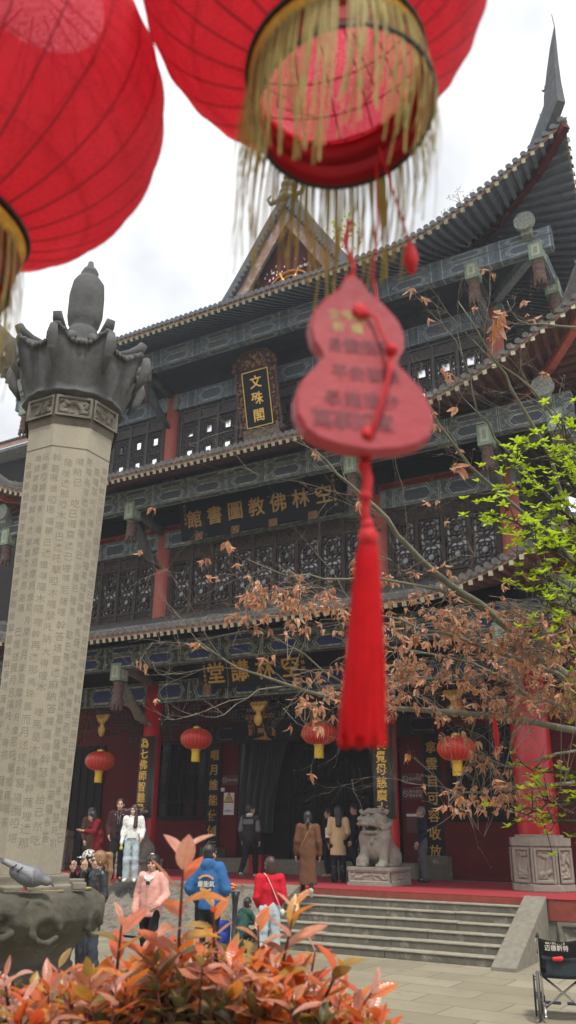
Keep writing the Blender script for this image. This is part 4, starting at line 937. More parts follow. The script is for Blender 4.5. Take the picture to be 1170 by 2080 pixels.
# ------------------------------------------------------------------ inscribed stone pillar with bowl
def pillar():
    n_=V((-.713,.701,0)); th=math.atan2(-n_.x,n_.y); t=thing('inscribed_pillar','tall octagonal stone pillar carved with columns of script above a stone bowl','stone pillar',(-4.45,4.33,0),th)
    o8=lambda r,z,a=PI/8:[V((r*math.cos(2*PI*k/8+a),r*math.sin(2*PI*k/8+a),z)) for k in range(8)]
    def oct(prof,name,m,bv=.006):
        b=MB(); vs=[p for r,z in prof for p in o8(r,z)]; q=len(prof); b.add(vs,[(i*8+k,i*8+(k+1)%8,(i+1)*8+(k+1)%8,(i+1)*8+k) for i in range(q-1) for k in range(8)]+[tuple(range(8))[::-1],tuple(range((q-1)*8,q*8))])
        o=b.build(name,m,t); bevel(o,bv,2); return o
    rb,rt,zb,zt=.272,.338,1.72,4.84; 
    oct([(.37,1.60),(.37,1.66),(.335,1.67),(.335,1.722)],'plinth',STONE,.012)
    sh=oct([(rb,zb),(rt,zt)],'shaft',SHAFTST,.008)
    J=MB()  # joint ring near the top
    for k in range(8):
        r=rb+(rt-rb)*(4.66-zb)/(zt-zb)+.001; p=o8(r,4.66); J.bar(p[k],p[(k+1)%8],.004,.006)
    J.build('joint',INK,sh)
    src=['葩囉恩葩囉耶恩葩囉耶薩哩幹勒塔拏葛哩幹答塔薩哩幹勒塔','唵捺摩薩哩斡怛達拏葛達夜恩葩囉訶巴哩述提月恩蒲吒卜','吒拏啞耨囉荼吒唵唵摩尼摩訶摩尼月摩尼月摩尼摩訶月摩尼',
         '斡葛囉彌啞塔囉拏巴達鐵囉囉木囉哩幹再達那馬珠蓋而月述提','薩哩達那啞木囉巴達吒拏啞木囉瑟吒訥大得哩木得哩馬曷木得哩幹','囉給已然吃已囉齋達已哩囉尼薩哩幹答塔葛達麻訥答羅蓮囉幹瑟',
         '葩囉各答達麻葩囉吒已沙羅已哩馬曷耶巴哩達囉納達曷思薩囉幹思','恩囉瑟吒叭囉恩迎曷囉葛囉恩囉拏馬薩囉吽馬麻薩由而拏塔羅已','拏斡斡已答已沙摩提答斡囉已薩哩幹答塔囉哩拏斡馬答羅已葛囉哩']
    for fi,(f,cols) in enumerate(((4,src[0:3]),(5,src[3:6]),(6,src[6:9]))):
        # facet k lies between vertices k and k+1; its outward normal
        a=2*PI*(f+.5)/8+PI/8; ap=math.cos(PI/8); N=V((math.cos(a),math.sin(a),0)); U=V((-N.y,N.x,0)); W=(V((0,0,zt-zb))+N*((rt-rb)*ap)); hl=W.length; W.normalize()
        O=N*(rb*ap)+V((0,0,zb)); T=Matrix(((U.x,W.x,N.x,O.x+N.x*.0004),(U.y,W.y,N.y,O.y+N.y*.0004),(U.z,W.z,N.z,O.z),(0,0,0,1)))
        m=MB(); rs=random.Random(f)
        for ci,s_ in enumerate(cols):
            step=.0815; oy=rs.uniform(-.04,.03)
            for i in range(33):
                ch=s_[(i)%len(s_)]
                if rs.random()<.03: continue
                y=hl-.28+oy-i*step*1.005+rs.uniform(-.006,.006); wloc=rb+(rt-rb)*y/hl; x=(ci-1)*wloc*.25+rs.uniform(-.005,.005); write(m,[(ch,x,y)],.064*rs.uniform(.88,1.1),.002,-.006,T)
        m.build('inscription',INK,sh)
    # carved band, cornice
    bd=MB()
    for k in range(8):
        p=o8(.352,4.90); a,b=p[k],p[(k+1)%8]; u=(b-a); N=V((u.y,-u.x,0)).normalized()
        relief(bd,a+N*.001,u,(0,0,1),N,u.length,.17,34,20,14,90+k,.022,.02,True)
    for r,z0,z1 in ((.352,4.84,4.90),(.35,4.9,5.08)): vs=o8(r-(.02 if z0<4.86 else .003),z0)+o8(r,z1); bd.add(vs,[(k,(k+1)%8,8+(k+1)%8,8+k) for k in range(8)]+[tuple(range(8,16))])
    bd.build('carved_band',CARVE,t)
    NA=160; m=MB(); rows=[]
    def cc(k): th=2*PI*k/NA; return th,abs(math.cos(4*(th-PI/8)))**5,abs(math.cos(4*(th-PI/8)))**1.5
    def octr(th): return math.cos(PI/8)/math.cos((th+PI/4)%(PI/4)-PI/8)
    under=[(0,.335,0),(.03,.36,0),(.06,.385,0),(.065,.40,0),(.10,.40,.1),(.105,.375,.12),(.2,.385,.3),(.4,.405,.55),(.6,.425,.75),(.8,.435,.9),(.93,.44,1),(.95,.46,1),(1.0,.455,1)]
    for f,R,cw in under:
        row=[]
        for k in range(NA):
            th,c,c2=cc(k); zt=5.49+.085*c+.04*c2; z=5.07+(zt-5.07)*f; fold=.006*math.sin(th*40)*(.2<f<.95)*(1-c2*.5)
            r=(R*(1+(octr(th)-1)*.8)+fold)*(1-.0*c)+cw*(.085*c+.02*c2); row.append((r*math.cos(th),r*math.sin(th),z))
        rows.append(row)
    for g,rr in ((.92,0),(.7,0),(.5,0),(.36,0)):
        row=[]
        for k in range(NA):
            th,c,c2=cc(k); zt=5.49+.085*c+.04*c2; r=(.455*octr(th)+.10*c)*g; q=(1-g)/.64; z=zt*(1-q)+5.70*q-.10*math.sin(PI*q)*(1-.7*c2)+.012*math.sin(th*40)*(q<.9); row.append((r*math.cos(th),r*math.sin(th),z))
        rows.append(row)
    vs=[p for r in rows for p in r]; n=len(rows); m.add(vs,[(i*NA+k,i*NA+(k+1)%NA,(i+1)*NA+(k+1)%NA,(i+1)*NA+k) for i in range(n-1) for k in range(NA)]+[tuple(range((n-1)*NA,n*NA))])
    for k in range(8):
        a=2*PI*k/8+PI/8; c,d=math.cos(a),math.sin(a); P=lambda r,z:V((c*r,d*r,z))
        m.tube([P(.2,5.70),P(.32,5.60),P(.42,5.61),P(.50,5.65),P(.53,5.70)],[.04,.042,.045,.045,.035],8); m.tube([P(.47,5.24),P(.535,5.36),P(.57,5.47),P(.56,5.56)],[.012,.035,.045,.03],8); m.ball(P(.545,5.38),(.035,.035,.05),8)
        for q in range(11):
            aa=a+PI/4*(q+.5)/11; th,c1,c2=aa,abs(math.cos(4*(aa-PI/8)))**5,abs(math.cos(4*(aa-PI/8)))**1.5; r=.455*octr(aa)+.085*c1+.012; z=5.49+.085*c1+.04*c2; m.ball((r*math.cos(aa),r*math.sin(aa),z-.012),(.02,.02,.026),6)
        for q in range(4):
            aa=a+PI/4*(q+.5)/4; r=.41*octr(aa); r2=.445*octr(aa); m.tube([(r*math.cos(aa-.05),r*math.sin(aa-.05),5.40),(r*1.03*math.cos(aa),r*1.03*math.sin(aa),5.33),(r*math.cos(aa+.05),r*math.sin(aa+.05),5.40)],[.010,.013,.010],5)
    m.build('capital',CAPST,t,True)
    m=MB(); m.lathe([(.2,5.6),(.16,5.66),(.15,5.72),(.145,5.8),(.115,5.86),(.105,5.88),(.128,5.92),(.142,6.0),(.145,6.2),(.13,6.32),(.09,6.38),(.065,6.40),(.075,6.43),(.055,6.47),(.025,6.5),(.02,6.55)],24); o=m.build('finial',CAPST,t,True)
    for v in o.data.vertices:
        p=V(v.co); d=mnoise.noise(p*9)*.012+mnoise.noise(p*25)*.006; q=V((p.x,p.y,0)); 
        if q.length>.01: v.co+=q.normalized()*d
    # bowl
    s=SDF((-.66,-.66,1.16),(.66,.66,1.70),.0115)
    def disc(P):
        r=np.hypot(P[...,0],P[...,1]); z=P[...,2]; R=np.interp(z,[1.2,1.27,1.33,1.40,1.48,1.56,1.61,1.64],[.36,.37,.41,.50,.548,.545,.52,.47]); return np.maximum((r-R)*.8,np.maximum(z-1.635,1.2-z))
    s.op(disc,(-.6,-.6,1.2),(.6,.6,1.64),.02); rs=random.Random(8)
    for k in range(11):
        a=2*PI*k/11+rs.uniform(-.14,.14); z=1.475+rs.uniform(-.035,.03); c,d=math.cos(a),math.sin(a)
        s.ell((c*.565,d*.565,z),(rs.uniform(.045,.07),)*2+(rs.uniform(.035,.065),),.015,'s')
        pts=[(c_*.535,d_*.535,z+.075*math.sin(q)) for q in [i*.7 for i in range(9)] for c_,d_ in [(math.cos(a+.16*math.cos(q)),math.sin(a+.16*math.cos(q)))]]
        for p,q in zip(pts,pts[1:]): s.cap(p,q,.02,.018,.015)
        a3=a+PI/11
        for q in range(3):
            e=rs.uniform(-.1,.1); s.cap((math.cos(a3+e)*.50,math.sin(a3+e)*.50,1.41+q*.04),(math.cos(a3+e+.1)*.54,math.sin(a3+e+.1)*.54,1.52+q*.02),.016,.010,.015)
    for k in range(46):
        a=rs.uniform(0,6.28); z=rs.uniform(1.36,1.56); k2=rs.uniform(-1,1); b_=rs.uniform(0,6.28); prev=None
        for q in range(7):
            R=np.interp(z,[1.33,1.40,1.48,1.56],[.40,.492,.54,.54]); p=(R*math.cos(a),R*math.sin(a),z)
            if prev: s.cap(prev,p,.012,.010,.008)
            prev=p; a+=.05*math.cos(b_)/R*.5; z=min(1.6,max(1.34,z+.026*math.sin(b_))); b_+=k2
    s.bumpy(.006,24,5); s.build('bowl',BOWLST,t)
    MB().lathe([(.355,.0),(.355,1.0),(.36,1.1),(.385,1.13),(.385,1.2),(.36,1.22)],40).build('pedestal',BOWLST,t,True)
    y=MB(); rs=random.Random(2); n=40
    for (a0,a1) in ((-1.75,-.95),(-.62,-.25)):
        P=[]
        for j in (0,1): P.append([V(((.475-.028*j+rs.uniform(-.002,.002))*math.cos(a0+(a1-a0)*i/n),(.475-.028*j)*math.sin(a0+(a1-a0)*i/n),1.647)) for i in range(n+1)])
        y.grid(P)
    y.build('yellow_ledge_line',mat('yellow_paint',(.75,.52,.03),(.5,.36,.04),30,.8),t)
    return t
PIL=pillar()
def on_pillar(x,y,z): return PIL.matrix_basis@V((x,y,z))
m=MB(); m.cbox((0,0,.02),(.085,.06,.04)); o=m.build('stone_offering_block',STONE); bevel(o,.005,1); p=on_pillar(.36,-.34,1.648); o.location=p; o.rotation_euler=(0,0,.9); tag(o,'small grey stone block on the rim of the carved bowl beside the yellow line','stone block')
m=MB(); m.cbox((0,0,.012),(.14,.09,.024)); o=m.build('stone_slab',STONE); bevel(o,.004,1); p=on_pillar(.335,-.08,1.722-.05); o.location=p; o.rotation_euler=(0,0,.6); tag(o,'thin grey stone slab lying at the lower right edge of the pillar plinth','stone slab')
# ------------------------------------------------------------------ pigeon
def pigeon():
    q=on_pillar(.03,-.50,1.645); rt=V((.701,.713,0)); t=thing('pigeon','grey pigeon with black wing bars pecking on the rim of the stone bowl','pigeon',q,math.atan2(rt.y,rt.x)-PI/2-.25)
    # local +Y is the way the bird faces
    s=SDF((-.09,-.22,-.01),(.09,.20,.2),.0045)
    s.cap((0,-.05,.115),(0,.055,.082),.048,.05,.02); s.ell((0,.03,.085),(.056,.075,.055),.03); s.cap((0,.08,.075),(0,.125,.062),.034,.024,.02)
    s.ell((0,.135,.058),(.022,.028,.023),.012); s.build('body',mat('grey_feathers',(.17,.18,.20),(.12,.13,.15),30,.7,.2,90),t)
    b=MB(); b.tube([(0,.155,.052),(0,.172,.038),(0,.176,.028)],[.006,.005,.002],6); b.build('beak',BLACKP,t)
    for sg in (-1,1):
        MB().ball((sg*.02,.143,.064),.004,8).build('eye',mat('orange_eye',(.6,.15,.02)),t)
        w=MB(); P=[]
        for j in range(9):
            a=j/8; P.append([V((sg*(.04+.022*math.sin(PI*b_)*(1-a*.6)-.012*a),.065-.19*a-.0*b_,.125-.075*(b_)*(1-.75*a)+.055*a+.0)) for b_ in [i/6 for i in range(7)]])
        w.grid(P); wo=w.build('wing',mat('pale_wing',(.30,.31,.335),(.22,.23,.25),25,.7,.5,60,stretch=(2,.4,2)),t,True)
        mo=wo.modifiers.new('thick','SOLIDIFY'); mo.thickness=.008
        k=MB()
        for a0 in (.42,.62):
            for i in range(5):
                f=lambda a,b_:V((sg*(.04+.022*math.sin(PI*b_)*(1-a*.6)-.012*a+.006),.065-.19*a,.125-.075*b_*(1-.75*a)+.055*a))
                k.bar(f(a0+i*.012,.15+i*.15),f(a0+(i+1)*.012,.15+(i+1)*.15),.024,.003)
        k.build('wing_bar',BLACKP,wo)
        l=MB(); l.tube([(sg*.02,.0,.05),(sg*.022,.012,.005)],.005,6)
        for a in (-.5,0,.5,PI): l.tube([(sg*.022,.012,.005),(sg*.022+.028*math.sin(a),.012+.028*math.cos(a),.003)],.0035,5)
        l.build('leg',mat('pink_legs',(.45,.16,.13)),t)
    m=MB(); P=[[V((x*(1+j*.5),-.07-.13*j,.135+.065*j-abs(x)*.3)) for x in (-.034,-.015,0,.015,.034)] for j in (0,.5,1)]; m.grid(P); o=m.build('tail',mat('dark_tail',(.07,.075,.085)),t,True); o.modifiers.new('thick','SOLIDIFY').thickness=.008
pigeon()
# ------------------------------------------------------------------ near lanterns, gourd card
def cloth(name,c,c2,tr,scale=6,see=None):
    t=NT(name); f=(t.noise(scale,5,.65)-.3)*2.; col=t.mix(f,c2,c)
    d=t.b; t.set(col,.62); d.inputs['Specular IOR Level'].default_value=.35
    tl=t.n('ShaderNodeBsdfTranslucent'); t.l(col,tl.inputs[0]); mxs=t.n('ShaderNodeMixShader'); mxs.inputs[0].default_value=tr
    t.l(d.outputs[0],mxs.inputs[1]); t.l(tl.outputs[0],mxs.inputs[2]); res=mxs.outputs[0]
    if see:
        tp=t.n('ShaderNodeBsdfTransparent'); tp.inputs[0].default_value=(*see[1],1); m2=t.n('ShaderNodeMixShader'); w_=t.noise(340,2,.5); t.l(((w_-.42)*4).mx(0).mn(1)*see[0],m2.inputs[0]); t.l(res,m2.inputs[1]); t.l(tp.outputs[0],m2.inputs[2]); res=m2.outputs[0]
    t.l(res,t.out.inputs[0]); t.bump(t.noise(scale*5,4,.6),.25,.006); return t.m
SILK=cloth('red_translucent_silk',(.83,.10,.155),(.70,.055,.09),.66,6,(.5,(1,.22,.26))); RIBM=mat('dark_lantern_rib',(.26,.022,.035)); FRNG=cloth('yellow_fringe',(.50,.42,.13),(.30,.26,.08),.35,30)
COLR=cloth('red_collar_cloth',(.45,.02,.03),(.3,.012,.02),.35); GOLDF=mat('gold_foil_band',(.85,.55,.06),(.55,.3,.03),40,.3,.8,70,metal=.6)
def big_lantern(label,cpx,epx,w_,tpx,fr,seed):
    c=PD(*cpx,w_); d=(c-V(CAM)); ang=d.angle(V(ray(*epx))); r=d.length*math.sin(ang)
    k=V(ray(*tpx)).normalized(); oc=V(CAM)-c; b=oc.dot(k); q=oc.length_squared-(r*.9)**2; di=b*b-q; s_=-b-math.sqrt(max(di,0)); a=((V(CAM)+k*s_)-c).normalized()
    ax=-a; rotq=V((0,0,1)).rotation_difference(ax); t=thing('silk_lantern',label,'lantern',c,rotq.to_euler(),'big silk lanterns hanging overhead')
    m=MB(); n=112; NP=34; a0,a1=-PI/2+.44,PI/2-.44; P=[]
    for j in range(NP):
        aa=a0+(a1-a0)*j/(NP-1); P.append([((r*math.cos(aa)*(1-.010*abs(math.cos(k_*PI*28/n))**.5+.0))*math.cos(2*PI*k_/n),(r*math.cos(aa)*(1-.010*abs(math.cos(k_*PI*28/n))**.5))*math.sin(2*PI*k_/n),r*.97*math.sin(aa)) for k_ in range(n+1)])
    m.grid(P); m.build('shade',SILK,t,True)
    for k_ in range(28):
        th=2*PI*(k_+.5)/28
        if k_==0: rb=MB(); rb.tube([(r*.995*math.cos(x),0,r*.97*math.sin(x)) for x in [a0+(a1-a0)*i/24 for i in range(25)]],.0016,5); ro=rb.build('rib',RIBM,t); ro.rotation_euler=(0,0,th)
        else: dup(ro,t,rotation_euler=(0,0,th))
    m=MB()
    for i,z in enumerate((-.62,-.3,0,.3,.62)): m.tube([(r*.93*math.sqrt(1-z*z)*math.cos(2*PI*j/40),r*.93*math.sqrt(1-z*z)*math.sin(2*PI*j/40),r*z) for j in range(41)],.0018,4)
    for j in range(8): m.tube([(.1*r*math.cos(PI*j/4),.1*r*math.sin(PI*j/4),r*.8),(r*.85*math.cos(PI*j/4),r*.85*math.sin(PI*j/4),0),(.3*r*math.cos(PI*j/4),.3*r*math.sin(PI*j/4),-r*.85)],.0016,4)
    m.build('inner_wire',RIBM,t)
    ro_=r*.455; zt=-r*.88; h=r*.34
    m=MB(); m.lathe([(ro_,zt-h),(ro_,zt-h*.55)],48,cap=False); m.lathe([(ro_*1.005,zt-h*.55),(ro_*1.0,zt)],48,cap=False); cl=m.build('collar',COLR,t,True); cl.modifiers.new('t','SOLIDIFY').thickness=.004
    m=MB(); m.lathe([(ro_*1.012,zt-h*.36),(ro_*1.02,zt-h*.1)],48,cap=False); m.build('gold_band',GOLDF,t,True)
    m=MB(); m.tube([(ro_*math.cos(2*PI*j/48),ro_*math.sin(2*PI*j/48),zt-h) for j in range(49)],.004,6); m.tube([(ro_*1.03*math.cos(2*PI*j/48),ro_*1.03*math.sin(2*PI*j/48),zt) for j in range(49)],.004,6); m.build('collar_wire',BLACKP,t,True)
    f=MB(); rs=random.Random(seed); g=rotq.inverted()@V((0,0,-1)); wind=rotq.inverted()@V(CR)*-.012
    for i in range(fr):
        th=2*PI*(i+rs.uniform(-.45,.45))/fr
        if rs.random()<.10: continue
        p=V((ro_*1.03*math.cos(th),ro_*1.03*math.sin(th),zt-h*.3)); ln=r*rs.uniform(.72,1.12)*(.85+.35*mnoise.noise(V((th*1.7,seed,0)))); w0=rs.uniform(.0012,.0028); sw=V((rs.uniform(-.018,.018),rs.uniform(-.018,.018),0)); u=V((-math.sin(th),math.cos(th),0))
        pts=[p+g*ln*q+(wind+sw)*q*q+V((math.cos(th),math.sin(th),0))*.012*math.sin(PI*q) for q in (0,.25,.5,.75,1)]
        f.grid([[x-u*w0*(1-.3*j/4),x+u*w0*(1-.3*j/4)] for j,x in enumerate(pts)])
    f.build('fringe',FRNG,t)
    MB().tube([(0,0,r*.9),(0,0,r*1.6)],.004,5).build('cord',BLACKP,t)
    return t,c,r
big_lantern('huge red silk lantern cut off by the left edge of the frame',(-14,200),(330,150),1.5,(-118,448),150,3)
BL,BC,BR=big_lantern('huge red silk lantern with yellow fringe and gold collar at the top centre',(638,-50),(957,105),1.42,(684,150),215,4)
REDCORD=mat('red_cord',(.62,.012,.02),(.45,.008,.014),60,.7,.3,120); TASR=cloth('red_tassel_silk',(.80,.003,.012),(.6,.002,.008),.3,60); CARDR=mat('red_wish_card',(.40,.045,.06),(.33,.035,.05),3,.5,.2,60)
def gourd():
    c=PD(728,738,1.1); to=(V(CAM)-c).normalized(); d=V((to.x,to.y,0)).normalized()
    yaw=math.atan2(d.y,d.x)+PI/2
    t=thing('gourd_card','red gourd shaped wish card with a red cord, hanging below the centre lantern','wish card',c,(PI/2-.02,-.06,yaw+.34))
    k=1.1/FPX; O=[]
    L_=[(0,-207),(-18,-196),(-34,-166),(-66,-138),(-92,-104),(-102,-68),(-98,-34),(-82,-8),(-80,6),(-100,28),(-128,62),(-143,102),(-143,138),(-128,170),(-104,188),(-62,201),(0,208)]
    pts=L_+[(-x,y) for x,y in L_[::-1][1:-1]]; pts=[(x*k,-y*k) for x,y in pts]; n=len(pts); m=MB(); cc=[]
    for s_,z in ((.96,.012),(1.,.008),(1.,-.008),(.96,-.012)): cc+=[(x*s_,y*s_,z) for x,y in pts]
    m.add(cc,[tuple(range(n))[::-1],tuple(range(3*n,4*n))]+[(q*n+i,q*n+(i+1)%n,(q+1)*n+(i+1)%n,(q+1)*n+i) for q in range(3) for i in range(n)]); m.build('card',CARDR,t)
    g=MB(); write(g,[(ch,(-50+28*i)*k,98*k) for i,ch in enumerate('文殊院')],26*k,.01,.01,Matrix.Translation((0,0,.0125))); write(g,[(ch,(-44+40*i)*k,70*k) for i,ch in enumerate('祈福')],26*k,.01,.02,Matrix.Translation((0,0,.0125))); g.build('gilt_lettering',mat('pale_gilt',(.5,.42,.16)),t)
    g=MB()
    for row,y,x0,st,sz in (('身體健康',28,-52,34,36),('平安喜樂',-36,-48,36,36),('學業進步',-96,-66,40,38),('萬事如意',-142,-92,42,46)): write(g,[(ch,(x0+st*i)*k,y*k) for i,ch in enumerate(row)],sz*k,.01,.02,Matrix.Translation((0,0,.0125)))
    g.build('handwriting',mat('faded_ink',(.235,.06,.075),None,4,.7),t)
    r=MB(); r.tube([(8*k,115*k,.013),(34*k,95*k,.02),(48*k,40*k,.022),(55*k,10*k,.026)],[.0022]*4,6); r.ball((8*k,112*k,.014),(.012,.012,.005),10); r.ball((56*k,10*k,.028),.0095,10)
    r.tube([(56*k,10*k,.028),(48*k,-40*k,.026),(30*k,-100*k,.024),(8*k,-160*k,.018),(-4*k,-195*k,.006),(8*k,-215*k,0)],.0032,6); r.ball((-2*k,-168*k,.013),(.009,.009,.004),8)
    r.tube([(2*k,198*k,0),(10*k,240*k,0),(-6*k,300*k,.0),(10*k,360*k,0)],.0035,6); r.ball((0,196*k,0),.012,8); r.build('cord',REDCORD,t,True)
    return t,c
GO,GC=gourd()
def tassel():
    a=PD(738,925,1.06); b=PD(748,1092,1.04); e=PD(735,1506,1.0); k=1.02/FPX
    t=thing('red_tassel','long bright red tassel hanging straight below the gourd card','tassel',a)
    m=MB(); m.tube([(0,0,0),(b-a)*.3+V((.004,0,0)),(b-a)*.7-V((.003,0,0)),b-a],[.006,.007,.006,.007],8)
    for q in (.15,.5,.85): m.ball((b-a)*q,.009,8)
    m.build('cord',REDCORD,t,True)
    d=(e-b); m=MB(); n=60; P=[]; rs=random.Random(4)
    for j in range(16):
        q=j/15; r=k*(13+10*min(1,q*12)+24*(max(0,q-.1)/.9)**.9 if q>.06 else 14+6*math.sin(q*50)); row=[]
        for i in range(n+1):
            th=2*PI*(i%n)/n; rr=r*(1+.07*math.sin(th*17+j*.25)+.05*math.sin(th*29-j*.2)); row.append(b-a+d*q+V((rr*math.cos(th),rr*math.sin(th),(-.008*math.sin((i%n)*7.3) if j==15 else 0))))
        P.append(row)
    m.grid(P); m.add(P[-1][:-1],[tuple(range(n))]); m.build('skirt',TASR,t,True)
    f=MB()
    for i in range(170):
        th=rs.uniform(0,2*PI); r=k*rs.uniform(32,46); p=b-a+d*rs.uniform(.6,.9); q=b-a+d*rs.uniform(.98,1.012)
        f.tube([p+V((r*.8*math.cos(th),r*.8*math.sin(th),0)),q+V((r*1.1*math.cos(th),r*1.1*math.sin(th),0))],.0009,3)
    f.build('loose_thread',TASR,t)
    m=MB().ball(b-a,(.013,.013,.016),10); m.ball(b-a+d*.07,(.013,.013,.008),10); m.build('knot',REDCORD,t,True)
tassel()
p=PD(832,495,1.25); q=PD(836,552,1.22); m=MB(); m.tube([V((0,0,0)),(q-p)*.15,(q-p)*.6,q-p],[.003,.008,.012,.006],8); m.tube([PD(770,300,1.35)-p,PD(812,430,1.28)-p,V((0,0,0))],.0018,5); o=m.build('ribbon_strip',REDCORD,None,True); o.location=p; tag(o,'narrow red ribbon strip dangling right of the gourd card','ribbon')
p=PD(764,330,1.3); m=MB(); m.tube([V((0,0,0)),PD(768,450,1.27)-p,PD(757,560,1.2)-p,PD(772,640,1.13)-p],.0022,5); o=m.build('red_string',REDCORD); o.location=p; tag(o,'thin red string hanging in front of the yellow fringe to the gourd card','string')
# ------------------------------------------------------------------ people
SKIN=mat('skin',(.52,.31,.22),(.46,.26,.18),12,.55); SKIN2=mat('fair_skin',(.60,.40,.31),(.54,.34,.26),12,.55)
HAIRB=mat('black_hair',(.012,.010,.010),(.025,.02,.018),60,.45,.3,90,stretch=(3,3,.4)); HAIRBR=mat('dark_brown_hair',(.055,.03,.02),(.03,.016,.011),60,.45,.3,90,stretch=(3,3,.4)); HAIRBL=mat('blond_highlighted_hair',(.36,.20,.09),(.12,.06,.03),30,.45,.3,90,stretch=(3,3,.4)); HAIRG=mat('grey_hair',(.22,.21,.2),(.1,.1,.1),50,.6,.3,90)
EYEM=mat('dark_eye',(.012,.01,.01),None,4,.25); LIP=mat('lips',(.42,.13,.11),None,4,.5)
def fab(name,c,k=.75,rough=.85,bump=.25): return mat(name,c,tuple(x*(.5+.5*k) for x in c),9,rough,.28,8,dist=.03,spec=.2)
BLK=fab('black_fabric',(.016,.016,.018)); JEAN=fab('light_blue_denim',(.42,.50,.54),.8); DJEAN=fab('dark_denim',(.045,.052,.065)); 
def person(label,pos,face,Ht=1.68,P=None,top=None,bot=None,hair='short',hairm=None,skin=None,shoe=None,look=0,nod=0,detail=.0095,facef=True,group=None,extra=None,leglen=0):
    """local frame: +Y forwards, +X to the person's right... all joints at a height of 1.70 m"""
    t=thing('person',label,'person',pos,math.atan2(face[1],face[0])-PI/2,group); k=Ht/1.70; t.scale=(k,k,k)
    J=dict(pel=(0,0,.93),ch=(0,.0,1.24),nk=(0,0,1.43),hd=(0,.02,1.57),sl=(-.175,-.01,1.375),sr=(.175,-.01,1.375),el=(-.225,-.03,1.10),er=(.225,-.03,1.10),wl=(-.225,.07,.86),wr=(.225,.07,.86),
           hl=(-.09,0,.90),hr=(.09,0,.90),kl=(-.10,.03,.49),kr=(.10,.03,.49),al=(-.10,-.03,.085),ar=(.10,-.03,.085),fl=(-.12,.12,.03),fr=(.12,.12,.03)); J.update(P or {})
    A={a:np.array(b,float) for a,b in J.items()}; skin=skin or SKIN; hairm=hairm or HAIRB
    hd=A['hd']; R=np.array(Matrix.Rotation(look,3,'Z')@Matrix.Rotation(nod,3,'X')); M=(R,hd)
    pts=np.array(list(A.values())); lo=pts.min(0)-np.array([.14,.2,.05]); hi=pts.max(0)+np.array([.14,.16,.2])
    s=SDF(lo,hi,detail); h=lambda c,r,kk=.02,mode='u':s.ell(c,r,kk,mode,M); c_=lambda a,b,ra,rb=None,kk=.02,mode='u':s.cap(a,b,ra,rb,kk,mode,1.,M)
    # continuous body under the clothes
    s.cap(A['pel'],A['ch'],.125,.13,.05,'u',.62); s.cap(A['sl'],A['sr'],.045,.045,.06); s.cap(A['ch'],A['nk'],.11,.05,.05)
    for q in 'lr':
        s.cap(A['s'+q],A['e'+q],.042,.036,.03); s.cap(A['e'+q],A['w'+q],.036,.024,.02); s.cap(A['h'+q],A['k'+q],.07,.05,.04); s.cap(A['k'+q],A['a'+q],.048,.034,.03); s.cap(A['a'+q],A['f'+q],.036,.028,.02)
        # hand
        d=A['w'+q]-A['e'+q]; d/=np.linalg.norm(d); sd=1 if q=='r' else -1
        fwd=np.array([0,1,0.])-d*d[1]; fwd/=max(np.linalg.norm(fwd),1e-3); sid=np.cross(d,fwd)
        w=A['w'+q]; s.cap(w,w+d*.05,.02,.026,.015); s.cap(w+d*.045-fwd*.022,w+d*.085-fwd*.028,.017,.016,.012); s.cap(w+d*.045+fwd*.018,w+d*.085+fwd*.022,.017,.016,.012)
        for i,(o,l) in enumerate(((-.034,.052),(-.012,.066),(.010,.070),(.031,.062))):
            b=w+d*.095+fwd*o; e=b+d*l*.55-sid*sd*.010; f=e+d*l*.42-sid*sd*.022; s.cap(b,e,.0095,.009,.004); s.cap(e,f,.009,.0075,.004)
        b=w+d*.035+fwd*.03; e=b+d*.035+fwd*.022-sid*sd*.01; s.cap(b,e,.012,.0105,.008); s.cap(e,e+d*.03-sid*sd*.008,.0105,.0085,.004)
    s.cap(A['nk'],hd-np.array([0,.025,.07]),.052,.05,.03)
    h(hd+(0,-.012,.022),(.074,.092,.10),.02); h(hd+(0,.022,-.045),(.056,.066,.068),.035); h(hd+(0,.058,-.088),(.026,.022,.02),.03)
    for sg in (-1,1):
        h(hd+np.array([sg*.03,.088,.0]),(.018,.014,.013),.012,'s'); h(hd+np.array([sg*.032,.083,.024]),(.026,.014,.010),.015); h(hd+np.array([sg*.078,-.008,-.012]),(.011,.021,.03),.012); h(hd+np.array([sg*.042,.062,-.035]),(.02,.02,.02),.02)
    c_(hd+np.array([0,.088,.005]),hd+np.array([0,.106,-.032]),.009,.014,.012); h(hd+np.array([0,.082,-.062]),(.024,.016,.011),.012)
    s.build('body',skin,t)
    def loc(p): return V(R@np.array(p,float)+hd)
    if facef:
        RM=Matrix(R.tolist()).to_4x4()
        for sg in (-1,1):
            MB().ball(loc((sg*.030,.083,.0)),(.0125,.006,.0055),8,RM).build('eye',EYEM,t,True)
            b=MB(); b.tube([loc((sg*.014,.094,.026)),loc((sg*.034,.091,.031)),loc((sg*.052,.078,.024))],[.004,.0045,.003],5); b.build('eyebrow',hairm,t)
        MB().ball(loc((0,.0945,-.061)),(.02,.007,.0065),10,RM).build('mouth',LIP,t,True)
    # hair
    s=SDF(hd-.45,hd+np.array([.3,.3,.3]),.009 if detail<.011 else .012); h=lambda c,r,kk=.02,mode='u':s.ell(hd+np.array(c,float),r,kk,mode,M); c_=lambda a,b,ra,rb=None,kk=.02,mode='u',sy=1.:s.cap(hd+np.array(a,float),hd+np.array(b,float),ra,rb,kk,mode,sy,M)
    h((0,-.022,.035),(.088,.102,.108)); 
